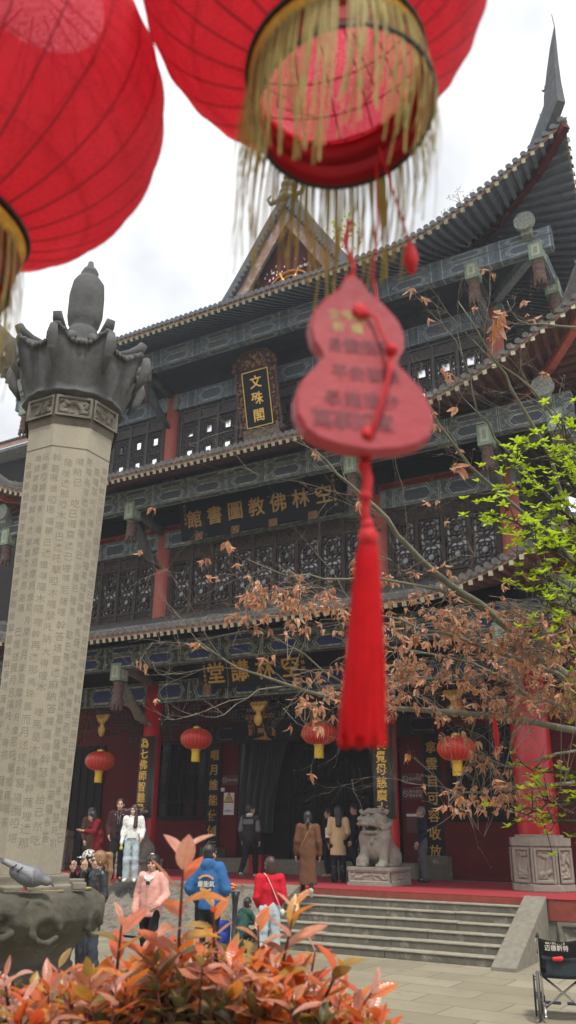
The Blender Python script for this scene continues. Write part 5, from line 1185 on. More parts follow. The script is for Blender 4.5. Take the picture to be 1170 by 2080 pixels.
    if hair in('short','crop'):
        h((0,-.03,-.03),(.083,.085,.08),.02); h((0,.115,-.04),(.11,.075,.085),.02,'s'); h((0,.0,-.14),(.12,.2,.07),.02,'s')
        if hair=='crop': h((0,.1,-.02),(.12,.05,.13),.02,'s')
        for sg in (-1,1): h((sg*.09,.0,-.02),(.03,.028,.04),.01,'s')
    elif hair=='cap': h((0,-.03,-.04),(.085,.08,.1),.02); h((0,.12,-.05),(.11,.09,.12),.02,'s')
    elif hair=='bob': h((0,-.035,-.05),(.095,.09,.13),.03); h((0,.105,-.065),(.066,.085,.10),.015,'s')
    elif hair=='perm':
        h((0,-.02,.045),(.105,.112,.105)); h((0,-.05,-.03),(.1,.085,.1),.03); h((0,.115,-.05),(.078,.075,.085),.02,'s')
    elif hair=='long':
        h((0,-.04,-.05),(.098,.085,.14),.03); c_((0,-.085,-.05),(0,-.135,-.36),.085,.07,.05,'u',.55)
        for sg in (-1,1): c_((sg*.075,.01,.0),(sg*.10,.055,-.36),.042,.052,.03)
        h((0,.11,-.055),(.062,.085,.11),.015,'s')
    elif hair=='back': # long, seen from behind
        h((0,-.045,-.03),(.096,.08,.12),.03); c_((0,-.08,-.02),(0,-.13,-.30),.088,.075,.05,'u',.5); h((0,.11,-.05),(.068,.085,.11),.02,'s')
    elif hair=='pony_low':
        h((0,-.03,-.03),(.088,.085,.09),.03); c_((0,-.10,-.05),(.0,-.125,-.10),.032,.03,.03); c_((0,-.125,-.1),(.0,-.125,-.24),.034,.022,.02); h((0,.115,-.045),(.085,.08,.1),.02,'s')
    elif hair=='pony_high':
        h((0,-.02,-.01),(.086,.092,.09),.02); c_((0,-.11,.09),(0,-.17,.07),.03,.04,.02); c_((0,-.17,.07),(0,-.185,-.15),.04,.05,.03); c_((0,-.185,-.15),(.0,-.15,-.42),.05,.03,.03); h((0,.115,-.05),(.08,.078,.1),.02,'s')
    s.bumpy(.003,70,1); s.build('hair',hairm,t)
    # top
    tp=dict(m=BLK,r=.155,r2=.165,hem=.86,sl=.058,cuff=.046,flare=.165,sy=.66,name='jacket'); tp.update(top or {})
    s=SDF(lo-np.array([.05,.05,0]),hi+np.array([.05,.08,-.1]),.0125); hem=tp['hem']; pv=A['pel'].copy()
    if hem>=.8: s.cap(pv-(A['ch']-A['pel'])*.18,A['ch'],tp['flare'],tp['r2'],.05,'u',tp['sy'])
    else: s.cap((pv[0],pv[1],hem-.12),(pv[0],pv[1],pv[2]+.05),tp['flare'],tp['r'],.03,'u',tp.get('sky',.72)); s.cap(pv,A['ch'],tp['r'],tp['r2'],.05,'u',tp['sy'])
    s.cap(A['sl'],A['sr'],.065,.065,.06); s.cap(A['ch'],A['nk']-np.array([0,0,.02]),.12,.066,.05)
    for q in 'lr': s.cap(A['s'+q],A['e'+q],tp['sl']+.008,tp['sl'],.03); s.cap(A['e'+q],A['e'+q]+(A['w'+q]-A['e'+q])*.93,tp['sl'],tp['cuff'],.02)
    if tp.get('hood'): s.ell(A['nk']+np.array([0,-.075,.0]),(.115,.06,.085),.03); s.cap(A['nk']+np.array([-.06,.03,.0]),A['nk']+np.array([.06,.03,0]),.04,.04,.03)
    if tp.get('collar'): 
        for sg in (-1,1): s.cap(A['nk']+np.array([sg*.06,.0,.0]),A['nk']+np.array([sg*.05,.10,-.10]),.03,.022,.02); s.cap(A['nk']+np.array([sg*.06,-.02,.01]),A['nk']+np.array([0,-.06,.02]),.032,.032,.02)
    s.ell(A['nk']+np.array([0,.02,.065]),(.058,.062,.06),.012,'s')
    if tp.get('open'): s.box(A['ch']+np.array([0,.16,-.1]),(.035,.07,.36),.01,.02,'s')
    s.bumpy(.009,27,int(Ht*1000+abs(pos[0])*37)%91)
    if hem<2: 
        g=s.lo[2]+s.h*np.arange(s.n[2]); arm=None
        X,Y,Z=np.meshgrid(*[s.lo[i]+s.h*np.arange(s.n[i]) for i in range(3)],indexing='ij')
        inside=(np.abs(X-pv[0])<tp['flare']+.03)&(np.abs(Y-pv[1])<.28); s.D=np.where(inside&(Z<hem),np.maximum(s.D,hem-Z),s.D).astype(np.float32)
    if tp.get('sleeve_m'): pass
    jo=s.build(tp['name'],tp['m'],t)
    # trousers / skirt
    bt=dict(m=BLK,th=.092,kn=.066,an=.055,name='trousers'); bt.update(bot or {})
    s=SDF(lo-np.array([.05,.05,0]),hi-np.array([-.05,-.05,.35]),.0125); s.cap(A['pel']-(0,0,.03),A['pel']+np.array([0,0,.05]),.145,.14,.05,'u',.7)
    for q in 'lr': s.cap(A['h'+q],A['k'+q],bt['th'],bt['kn'],.03); e=A['a'+q]+(A['k'+q]-A['a'+q])*bt.get('crop',.02); s.cap(A['k'+q],e,bt['kn'],bt['an'],.02)
    s.bumpy(.011,30,int(abs(pos[1])*31)%77); s.build(bt['name'],bt['m'],t)
    for q in 'lr':
        a=A['a'+q];f=A['f'+q]; s=SDF(np.minimum(a,f)-.09,np.maximum(a,f)+.09,.009); d=f-a; s.cap(a-d*.25-np.array([0,0,.045]),f,.04,.036,.03); s.cap(a-np.array([0,0,.02]),a+(f-a)*.3,.042,.036,.03); s.build('shoe',shoe or BLK,t)
    if extra: extra(t,A,R)
    return t
def cam_dir(p): v=V((-p.x,-p.y)); return v.normalized()
def rot2(v,a): c,s=math.cos(a),math.sin(a); return (v[0]*c-v[1]*s,v[0]*s+v[1]*c)
# on the terrace, left
p=OZ(233,1790,F0); g=cam_dir(p); CHR=mat('silver_necklace',(.75,.75,.75),None,4,.3,metal=1.)
def ex_maroon(t,A,R):
    m=MB()
    for sg in (-1,1): m.bar((sg*.028,.118,1.40),(sg*.02,.128,1.16),.006,.004)
    m.tube([(-.05,.085,1.42),(-.03,.115,1.33),(0,.125,1.27),(.03,.115,1.33),(.05,.085,1.42)],.003,5); m.build('necklace',CHR,t)
    MB().box((-.05,.09,1.0),(.05,.112,1.40)).build('undershirt',BLK,t)
    m=MB()
    for sg in (-1,1): m.cbox((sg*.085,.12,1.36),(.02,.006,.012))
    m.build('badge',WHITE,t)
person('man in a dark maroon jacket and black trousers left of the white hoodie',p,rot2(g,-.12),1.75,dict(wr=(.19,.15,.93),er=(.235,-.02,1.1),wl=(-.24,.03,.85)),dict(m=fab('maroon_jacket',(.045,.016,.018)),hem=.86,r=.165,r2=.175,flare=.175,sl=.062,collar=1,open=1),dict(th=.10,kn=.08,an=.075),'crop',shoe=fab('dark_shoe',(.05,.04,.04)),extra=ex_maroon)
p=OZ(263,1791,F0); g=cam_dir(p)
def ex_hoodie(t,A,R): 
    b=MB().ball((.235,.11,.73),(.04,.03,.045),10); b.build('yellow_item',mat('neon_yellow',(.62,.85,.02)),t,True); MB().box((-.11,.125,.95),(.11,.135,1.04)).build('pouch_pocket',fab('white_cotton2',(.70,.71,.69),.88),t)
person('young woman with long dark brown hair in a white hoodie and pale wide jeans',p,rot2(g,-.15),1.62,dict(wl=(-.23,.16,.95),el=(-.23,-.01,1.12),wr=(.235,.08,.84)),dict(m=fab('white_cotton',(.72,.73,.71),.88),hem=.90,r=.165,r2=.17,flare=.165,sl=.066,cuff=.05,hood=1,name='hoodie'),dict(m=JEAN,th=.10,kn=.085,an=.085),'long',HAIRBR,SKIN2,fab('white_sneaker',(.75,.75,.73),.9),look=-.5,extra=ex_hoodie)
p=OZ(176,1776,F0); g=cam_dir(p)
person('person in a dark brown coat standing behind the one in red at the left',p,rot2(g,.55),1.62,None,dict(m=fab('dark_brown_coat',(.06,.034,.022)),hem=.62,flare=.2,r=.175,r2=.18,sl=.066),None,'bob',look=.35,detail=.0115)
p=OZ(192,1787,F0); g=cam_dir(p)
person('person in a dark red coat bending forward at the left of the terrace',p,rot2(g,-1.2),1.58,dict(nk=(0,.12,1.38),hd=(0,.2,1.46),ch=(0,.07,1.21),sl=(-.17,.1,1.33),sr=(.17,.1,1.33),el=(-.2,.2,1.10),er=(.2,.2,1.1),wl=(-.12,.4,1.12),wr=(.12,.4,1.12)),dict(m=fab('dark_red_coat',(.17,.012,.018)),hem=.55,flare=.2,r=.175,r2=.175,sl=.064),None,'bob',nod=-.35,detail=.0115)
# on the ground, left
p=OZ(160,1982,0); g=cam_dir(p)
def ex_cap(t,A,R):
    hd=A['hd']; T=Matrix.Translation(V(hd))@Matrix(R.tolist()).to_4x4(); m=MB(); P=[]
    for j in range(8):
        a=PI/2*j/7; P.append([T@V((.095*math.cos(a)*math.cos(2*PI*k/20),-.018+.108*math.cos(a)*math.sin(2*PI*k/20),.045+.10*math.sin(a))) for k in range(21)])
    m.grid(P); t2=NT('leopard_print'); vo=t2.n('ShaderNodeTexVoronoi'); vo.inputs['Scale'].default_value=34; t2.l(t2.tc.outputs['Object'],vo.inputs['Vector']); f=S(t2.t,vo.outputs['Distance']); rng=f.gt(.28)*f.lt(.52); t2.set(t2.mix(rng,(.55,.54,.52),(.02,.02,.02)),.85)
    o=m.build('cap',t2.m,t,True); b=MB(); P=[]
    for j in range(4):
        q=j/3; P.append([T@V((.082*math.sin(a)*(1-.12*q),.05+(.04+.085*q)*math.cos(a)**.7,.05-.02*q-.012*math.sin(a)**2)) for a in [-1.45+2.9*i/10 for i in range(11)]])
    b.grid(P); o2=b.build('cap_brim',t2.m,t,True); o2.modifiers.new('t','SOLIDIFY').thickness=.005
person('woman in a leopard print cap, hand raised to her chin, behind the blond woman',p,rot2(g,-1.25),1.70,dict(wr=(.09,.2,1.40),er=(.24,.16,1.16),wl=(-.2,.1,.9)),dict(m=fab('black_jacket',(.022,.02,.022)),hem=.82),dict(m=DJEAN),'cap',HAIRB,SKIN2,extra=ex_cap)
p=OZ(182,1992,0); g=cam_dir(p)
def ex_pony(t,A,R):
    hd=A['hd']; L_=lambda p:V(R@np.array(p,float)+hd); m=MB()
    for sg in (-1,1): m.ball(L_((sg*.034,.098,.0)),(.026,.008,.018),10,Matrix(R.tolist()).to_4x4()); m.bar(L_((sg*.058,.09,.005)),L_((sg*.082,-.01,.008)),.004,.006)
    m.bar(L_((-.012,.105,.005)),L_((.012,.105,.005)),.005,.005); m.build('sunglasses',mat('dark_glasses',(.02,.016,.014),None,4,.15),t,True)
    MB().ball(L_((.082,-.01,-.045)),(.006,.006,.012),8).build('earring',GOLDBR,t,True)
LEATH=mat('black_leather',(.022,.023,.025),(.014,.015,.016),6,.33,.5,16)
person('woman with a long blond ponytail and sunglasses in a black leather jacket',p,rot2(g,-1.3),1.70,dict(wr=(.06,.19,1.42),er=(.24,.12,1.17),wl=(-.24,.05,.86)),dict(m=LEATH,hem=.84,r=.17,r2=.185,flare=.17,sl=.072,cuff=.055,collar=1),dict(m=DJEAN,th=.095,kn=.07,an=.075),'pony_high',HAIRBL,SKIN2,extra=ex_pony)
p=OZ(297,1978,0); g=cam_dir(p)
def ex_pink(t,A,R):
    m=MB(); m.add([(-.055,.115,1.40),(.055,.115,1.40),(.0,.15,1.23)],[(0,1,2)]); m.add([(-.09,.09,1.44),(-.02,.135,1.33),(-.085,.125,1.36)],[(0,1,2)]); m.add([(.09,.09,1.44),(.02,.135,1.33),(.085,.125,1.36)],[(0,2,1)]); m.build('blouse_collar',WHITE,t)
    m=MB(); m.ball((0,.146,1.29),(.04,.012,.03),8); m.build('dark_bow',mat('navy_bow',(.015,.015,.03)),t,True)
    m=MB(); 
    for sg in (-1,1): m.tube([(sg*.045,.15,.99),(sg*.09,.15,1.0),(sg*.14,.125,.93)],.006,5)
    m.bar((0,.165,.86),(0,.168,1.22),.006,.006); m.build('zip_and_pocket_seam',fab('pink_seam',(.48,.24,.21)),t)
    b=MB().tube([(.24,.12,.74),(.25,.16,.70)],.022,8); b.build('held_roll',mat('pale_roll',(.6,.58,.4)),t)
    hd=A['hd']; m=MB(); m.ball((.0+hd[0],hd[1]+.03,hd[2]+.142),(.035,.02,.012),8); m.build('hair_clip',WHITE,t,True)
person('older woman in a pale pink zip jacket walking in front of the carved ramp',p,rot2(g,-.45),1.64,dict(wr=(.24,.08,.84),er=(.25,-.03,1.10),wl=(-.21,.2,.98),el=(-.25,.0,1.10),kl=(-.1,.10,.50),al=(-.1,.08,.09),fl=(-.12,.22,.04),kr=(.1,-.02,.49),ar=(.1,-.17,.11),fr=(.11,-.03,.03)),dict(m=fab('pale_pink_nylon',(.72,.37,.32),.86,.6),hem=.80,r=.185,r2=.185,flare=.195,sl=.07,cuff=.052,collar=1),None,'perm',HAIRB,SKIN,look=.1,extra=ex_pink)
p=OZ(416,1978,0); g=cam_dir(p)
def ex_blue(t,A,R):
    T=Matrix(((1,0,0,0),(0,0,-1,-.145),(0,1,0,1.17),(0,0,0,1))); m=MB(); write(m,[('能',-.0,.0),('氣',.085,.0),('量',-.085,.0)],.085,.02,.008,T@Matrix.Translation((0,0,.0))); m.build('back_print',mat('cream_print',(.75,.72,.55)),t)
    m=MB()
    for a0,a1,r in ((.6,2.5,.13),(3.9,5.5,.11)): 
        P=[T@V((r*math.cos(a),.0+r*.85*math.sin(a),.012)) for a in [a0+(a1-a0)*i/12 for i in range(13)]]
        for i in range(12): m.bar(P[i],P[i+1],.012,.026,(0,0,1))
    m.build('print_arc',mat('orange_print',(.8,.33,.08)),t)
    MB().tube([V(R@np.array((sg*.07,.09-abs(sg)*.0,.0))+A['hd']) for sg in (1.05,.6)],.004,5).build('glasses',BLACKP,t)
person('man in a bright blue hoodie with a printed back, turned away towards the hall',p,rot2((-g[0],-g[1]),-.25),1.80,dict(wl=(-.2,.14,.92),wr=(.2,.14,.92),el=(-.27,-.03,1.1),er=(.27,-.03,1.1)),dict(m=fab('blue_cotton',(.035,.13,.32),.8),hem=.83,r=.18,r2=.195,flare=.18,sl=.078,cuff=.055,hood=1,name='hoodie'),dict(th=.1,kn=.08,an=.07),'short',look=-.5,facef=False,extra=ex_blue)
p=OZ(545,1978,0); g=cam_dir(p)
def ex_redg(t,A,R):
    m=MB(); m.tube([(-.09,-.02,1.44),(-.04,-.11,1.36),(.08,-.135,1.12),(.19,-.05,.90)],.0,3) if 0 else None
    P=[(-.10,.0,1.445),(-.07,-.09,1.40),(0,-.128,1.25),(.10,-.13,1.05),(.18,-.06,.92)]
    for a,b in zip(P,P[1:]): m.bar(a,b,.008,.035,(0,-1,0))
    m.build('bag_strap',mat('cream_strap',(.72,.68,.6)),t); MB().ball((.21,.02,.87),(.05,.07,.06),10).build('bag',mat('white_bag',(.65,.63,.58)),t,True)
person('girl in a red sweater and pale jeans with a cream shoulder strap, seen from behind',p,rot2((-g[0],-g[1]),.25),1.63,dict(wl=(-.14,.18,.95),wr=(.16,.17,.92)),dict(m=fab('red_sweater',(.52,.012,.03),.85),hem=.93,r=.15,r2=.155,flare=.155,sl=.062,name='sweater'),dict(m=JEAN,th=.095,kn=.08,an=.08),'bob',HAIRBR,SKIN2,look=.3,facef=False,extra=ex_redg)
p=OZ(486,1940,0); g=cam_dir(p)
person('small child in a dark green hooded jacket crouching by the carved ramp',p,rot2((-g[0],-g[1]),-.9),1.30,dict(pel=(0,-.05,.42),ch=(0,.10,.72),nk=(0,.17,.90),hd=(0,.22,1.04),sl=(-.16,.15,.86),sr=(.16,.15,.86),el=(-.2,.3,.66),er=(.2,.3,.66),wl=(-.1,.45,.62),wr=(.1,.45,.62),hl=(-.1,-.05,.40),hr=(.1,-.05,.4),kl=(-.14,.34,.46),kr=(.14,.34,.46),al=(-.12,.12,.085),ar=(.12,.12,.085),fl=(-.13,.27,.03),fr=(.13,.27,.03)),dict(m=fab('dark_green_jacket',(.03,.085,.07)),hem=-1,r=.17,r2=.175,flare=.16,hood=1,sy=.8),None,'short',facef=False,detail=.011)
# doorway people
p=OZ(505,1784,F0); g=cam_dir(p); GREYS=fab('grey_sleeve',(.15,.15,.155))
def ex_vest(t,A,R):
    m=MB(); m.lathe([(.085,1.40),(.088,1.47)],20,(0,-.03,0),sy=1.0); m.build('white_collar',WHITE,t,True); T=Matrix(((1,0,0,0),(0,0,-1,-.121),(0,1,0,1.435),(0,0,0,1))); q=MB(); write(q,[(c,-.055+.037*i,0) for i,c in enumerate('anod')],.055,.004,.012,T); q.build('collar_print',INKB,t)
    MB().box((-.13,-.135,1.23),(.13,-.118,1.34)).build('grey_yoke',GREYS,t)
    for q in 'lr': 
        s=SDF(np.minimum(A['s'+q],A['e'+q])-.1,np.maximum(A['s'+q],A['e'+q])+.1,.012); s.cap(A['s'+q],A['e'+q],.07,.068,.02); s.build('sleeve',GREYS,t)
person('man in a black and grey jacket with a lettered white collar entering the doorway',p,rot2((-g[0],-g[1]),-.35),1.72,dict(kl=(-.1,-.02,.5),al=(-.1,-.28,.14),fl=(-.1,-.18,.04),kr=(.1,.16,.5),ar=(.1,.2,.09),fr=(.11,.36,.03)),dict(m=fab('black_grey_jacket',(.03,.028,.032)),hem=.82,r2=.18),dict(th=.1,kn=.075,an=.06),'short',look=-.9,shoe=fab('teal_white_sneaker',(.35,.42,.42)),facef=False,extra=ex_vest)
p=OZ(625,1825,.79); g=cam_dir(p)
def ex_brown(t,A,R):
    m=MB(); P=[(.07,-.02,1.445),(.04,-.105,1.37),(-.08,-.135,1.12),(-.19,-.03,.92)]
    for a,b in zip(P,P[1:]): m.bar(a,b,.006,.014,(0,-1,0))
    m.build('bag_strap',mat('tan_strap',(.62,.36,.16)),t); MB().lathe([(.168,1.005),(.170,1.045)],24,sy=.70).build('coat_belt',fab('brown_belt',(.07,.03,.018)),t,True); MB().ball(V(R@np.array((0,-.105,-.05))+A['hd']),(.02,.012,.008),8).build('hair_tie',GOLDBR,t)
person('woman in a long brown belted coat climbing the last step, hair tied low',p,(-g[0],-g[1]),1.60,dict(wl=(-.245,.05,.84),wr=(.245,.05,.84),kr=(.08,.05,.5),ar=(.07,-.17,.18),fr=(.08,-.10,.06)),dict(m=fab('brown_wool',(.125,.055,.03),.85),hem=.26,r=.165,r2=.17,flare=.19,sky=.8,sl=.07,cuff=.06,name='coat'),dict(th=.08,kn=.055,an=.045),'pony_low',shoe=fab('white_black_sneaker',(.55,.53,.48)),facef=False,extra=ex_brown)
p=OZ(688,1793,F0); g=cam_dir(p)
def ex_beige(t,A,R):
    m=MB(); m.box((-.30,-.06,.98),(-.22,.12,1.20)); bo=m.build('white_bag',WHITE,t); m=MB(); m.box((-.305,-.065,.86),(-.215,.125,.985)); m.build('bag_bottom',BLK,t); m=MB(); m.bar((-.255,.0,1.2),(-.15,-.03,1.44),.012,.02); m.build('bag_strap',BLACKP,t)
    for q in 'lr': 
        a=A['a'+q]; s=SDF(a-.12,a+.32,.0125); s.cap(a-np.array([0,0,.03]),a+np.array([0,.0,.25]),.058,.062,.02); s.build('boot',LEATH,t)
person('woman in a beige coat with long black hair and a white bag at the doorway',p,rot2((-g[0],-g[1]),.1),1.66,dict(wr=(.15,.17,.95),er=(.235,-.03,1.11)),dict(m=fab('beige_wool',(.58,.42,.235),.88),hem=.60,r=.165,r2=.175,flare=.20,sky=.75,sl=.068,cuff=.056,name='coat'),dict(th=.1,kn=.08,an=.075),'back',HAIRB,SKIN2,facef=False,extra=ex_beige)
p=OZ(862,1793,F0); g=cam_dir(p)
person('grey haired old man in a dark navy jacket and grey trousers, facing left',p,rot2(g,-1.45),1.68,dict(wr=(.14,.1,.85),wl=(-.22,.12,.9)),dict(m=fab('navy_jacket',(.018,.022,.032)),hem=.80,r2=.175),dict(m=fab('grey_trousers',(.11,.11,.115)),th=.11,kn=.085,an=.075),'crop',HAIRG,SKIN,look=-.1,detail=.011)
for lb,px,F_,face,H_,hm,tm in (('dim figure in navy blue inside the doorway, left of the beige coat',(668,1782),F0,-.2,1.66,HAIRB,(.015,.017,.03)),('tall dim figure in black just right of the beige coat',(722,1784),F0,.3,1.76,HAIRB,(.014,.014,.02))):
    p=OZ(*px,F_); g=cam_dir(p); person(lb,p,rot2((-g[0],-g[1]),face+1.2),H_,None,dict(m=fab('dim_coat',tm),hem=.7,flare=.19),dict(m=fab('dim_trousers',(.02,.02,.026))),'short',hm,shoe=fab('tan_shoe',(.35,.28,.18)),look=1.0,detail=.0125)
p=OZ(745,1790,F0); g=cam_dir(p)
def ex_puff(t,A,R):
    MB().ball((-.2,.2,.80),(.05,.04,.06),8).build('pink_toy',mat('hot_pink',(.7,.03,.16)),t,True); MB().ball((-.235,.2,.79),(.025,.03,.045),8).build('toy_face',WHITE,t,True); MB().cbox((.02,.24,.78),(.1,.012,.06)).build('green_tag',mat('neon_green',(.12,.75,.06)),t)
person('child in a black puffer jacket holding a pink toy beside the stone lion',p,rot2(g,-.8),1.30,None,dict(m=mat('black_puffer',(.03,.03,.035),(.02,.02,.024),5,.35,.6,9),hem=.78,r=.185,r2=.19,flare=.19,sl=.085,cuff=.07),None,'bob',detail=.0125,extra=ex_puff)
# ------------------------------------------------------------------ vase, bags, small things
p=OZ(474,1946,0); t=thing('flower_stand','tall black flower stand with orange and pink flowers beside the crouching child','flower stand',p)
hz=1.02; m=MB(); m.lathe([(.16,0),(.16,.03),(.05,.06),(.045,hz-.22),(.06,hz-.1),(.085,hz),(.07,hz)],20); m.build('stand',BLACKP,t,True)
rs=random.Random(6)
for nm,c,n in (('orange_flower',(.85,.20,.02),9),('pink_flower',(.80,.25,.30),3),('green_leaf',(.08,.16,.04),10)):
    mt=mat(nm+'_petals',c,tuple(x*.7 for x in c),20,.6)
    for i in range(n):
        a=rs.uniform(0,6.28); r=rs.uniform(.02,.16); q=V((r*math.cos(a),r*math.sin(a),hz+rs.uniform(.02,.12))); m=MB()
        if 'leaf' in nm: m.grid([[q+V((math.cos(a)*s_*.13+w_*math.sin(a)*.03*math.sin(PI*s_),math.sin(a)*s_*.13-w_*math.cos(a)*.03*math.sin(PI*s_),.03*s_)) for w_ in (-1,0,1)] for s_ in (0,.3,.6,1)])
        else:
            for k in range(7): b=2*PI*k/7; m.ball(q+V((.022*math.cos(b),.022*math.sin(b),.0)),(.018,.018,.012),6)
            m.ball(q+V((0,0,.012)),.014,6)
        m.build('flower' if 'leaf' not in nm else 'leaf',mt,t,True)
def bagthing(label,pos,dims,m1,m2,rot=0):
    t=thing('backpack',label,'bag',pos,rot); s=SDF([-x*.8 for x in dims[:2]]+[-.05],[x*.8 for x in dims[:2]]+[dims[2]*1.2],.012); s.box((0,0,dims[2]/2),(dims[0]/2,dims[1]/2,dims[2]/2),.06); s.ell((0,-dims[1]*.45,dims[2]*.35),(dims[0]*.36,dims[1]*.35,dims[2]*.26),.03); s.bumpy(.006,25); s.build('bag_body',m1,t)
    m=MB(); m.tube([(-.05,0,dims[2]),(-.04,0,dims[2]+.06),(.04,0,dims[2]+.06),(.05,0,dims[2])],.01,6); m.box((-dims[0]*.3,-dims[1]*.72,dims[2]*.5),(-dims[0]*.2,-dims[1]*.55,dims[2]*.95)); m.build('strap',m2,t); return t
p=OZ(448,1940,0); bagthing('blue child backpack with a yellow strip near the crouching child',V((p.x,p.y,.12)),(.30,.2,.42),fab('royal_blue_nylon',(.03,.06,.30)),YEL,.5)
p=OZ(452,1946,0); m=MB(); 
s=SDF((-.2,-.2,-.02),(.2,.2,.2),.012); s.ell((0,0,.08),(.13,.12,.085)); s.bumpy(.008,30); o=s.build('red_plastic_bag',mat('red_plastic',(.6,.03,.02),None,6,.4)); o.location=p+V((0,0,0)); tag(o,'small red plastic bag on the paving under the blue backpack','plastic bag')
p=OZ(221,1789,F0); s=SDF((-.2,-.2,-.02),(.2,.2,.6),.014); s.cap((0,0,.1),(0,0,.42),.12,.06,.03,'u',.6); s.bumpy(.014,18); o=s.build('plastic_shopping_bag',mat('white_green_bag',(.62,.66,.6),(.06,.4,.1),5,.5)); o.location=p; tag(o,'white and green plastic bag standing beside the man in the maroon jacket','plastic bag')
p=OZ(202,1781,F0); m=MB().lathe([(.1,0),(.14,.02),(.15,.45),(.13,.46)],20); m.lathe([(.155,.46),(.155,.52),(.02,.56)],20); o=m.build('litter_bin',mat('orange_plastic',(.70,.14,.02),None,5,.5),None,True); o.location=p; tag(o,'orange litter bin at the back of the terrace left of the couple','litter bin')
p=OZ(371,1784,F0); m=MB(); m.cbox((0,0,.22),(.42,.34,.44)); m.cbox((0,0,.455),(.46,.38,.03)); m.cbox((0,-.175,.3),(.16,.01,.02)); o=m.build('donation_box',mat('bright_red_box',(.36,.012,.014),None,5,.5)); bevel(o,.01,1); o.location=(p.x,YW-.6,F0); tag(o,'red box standing on the terrace behind the man in the blue hoodie','box')
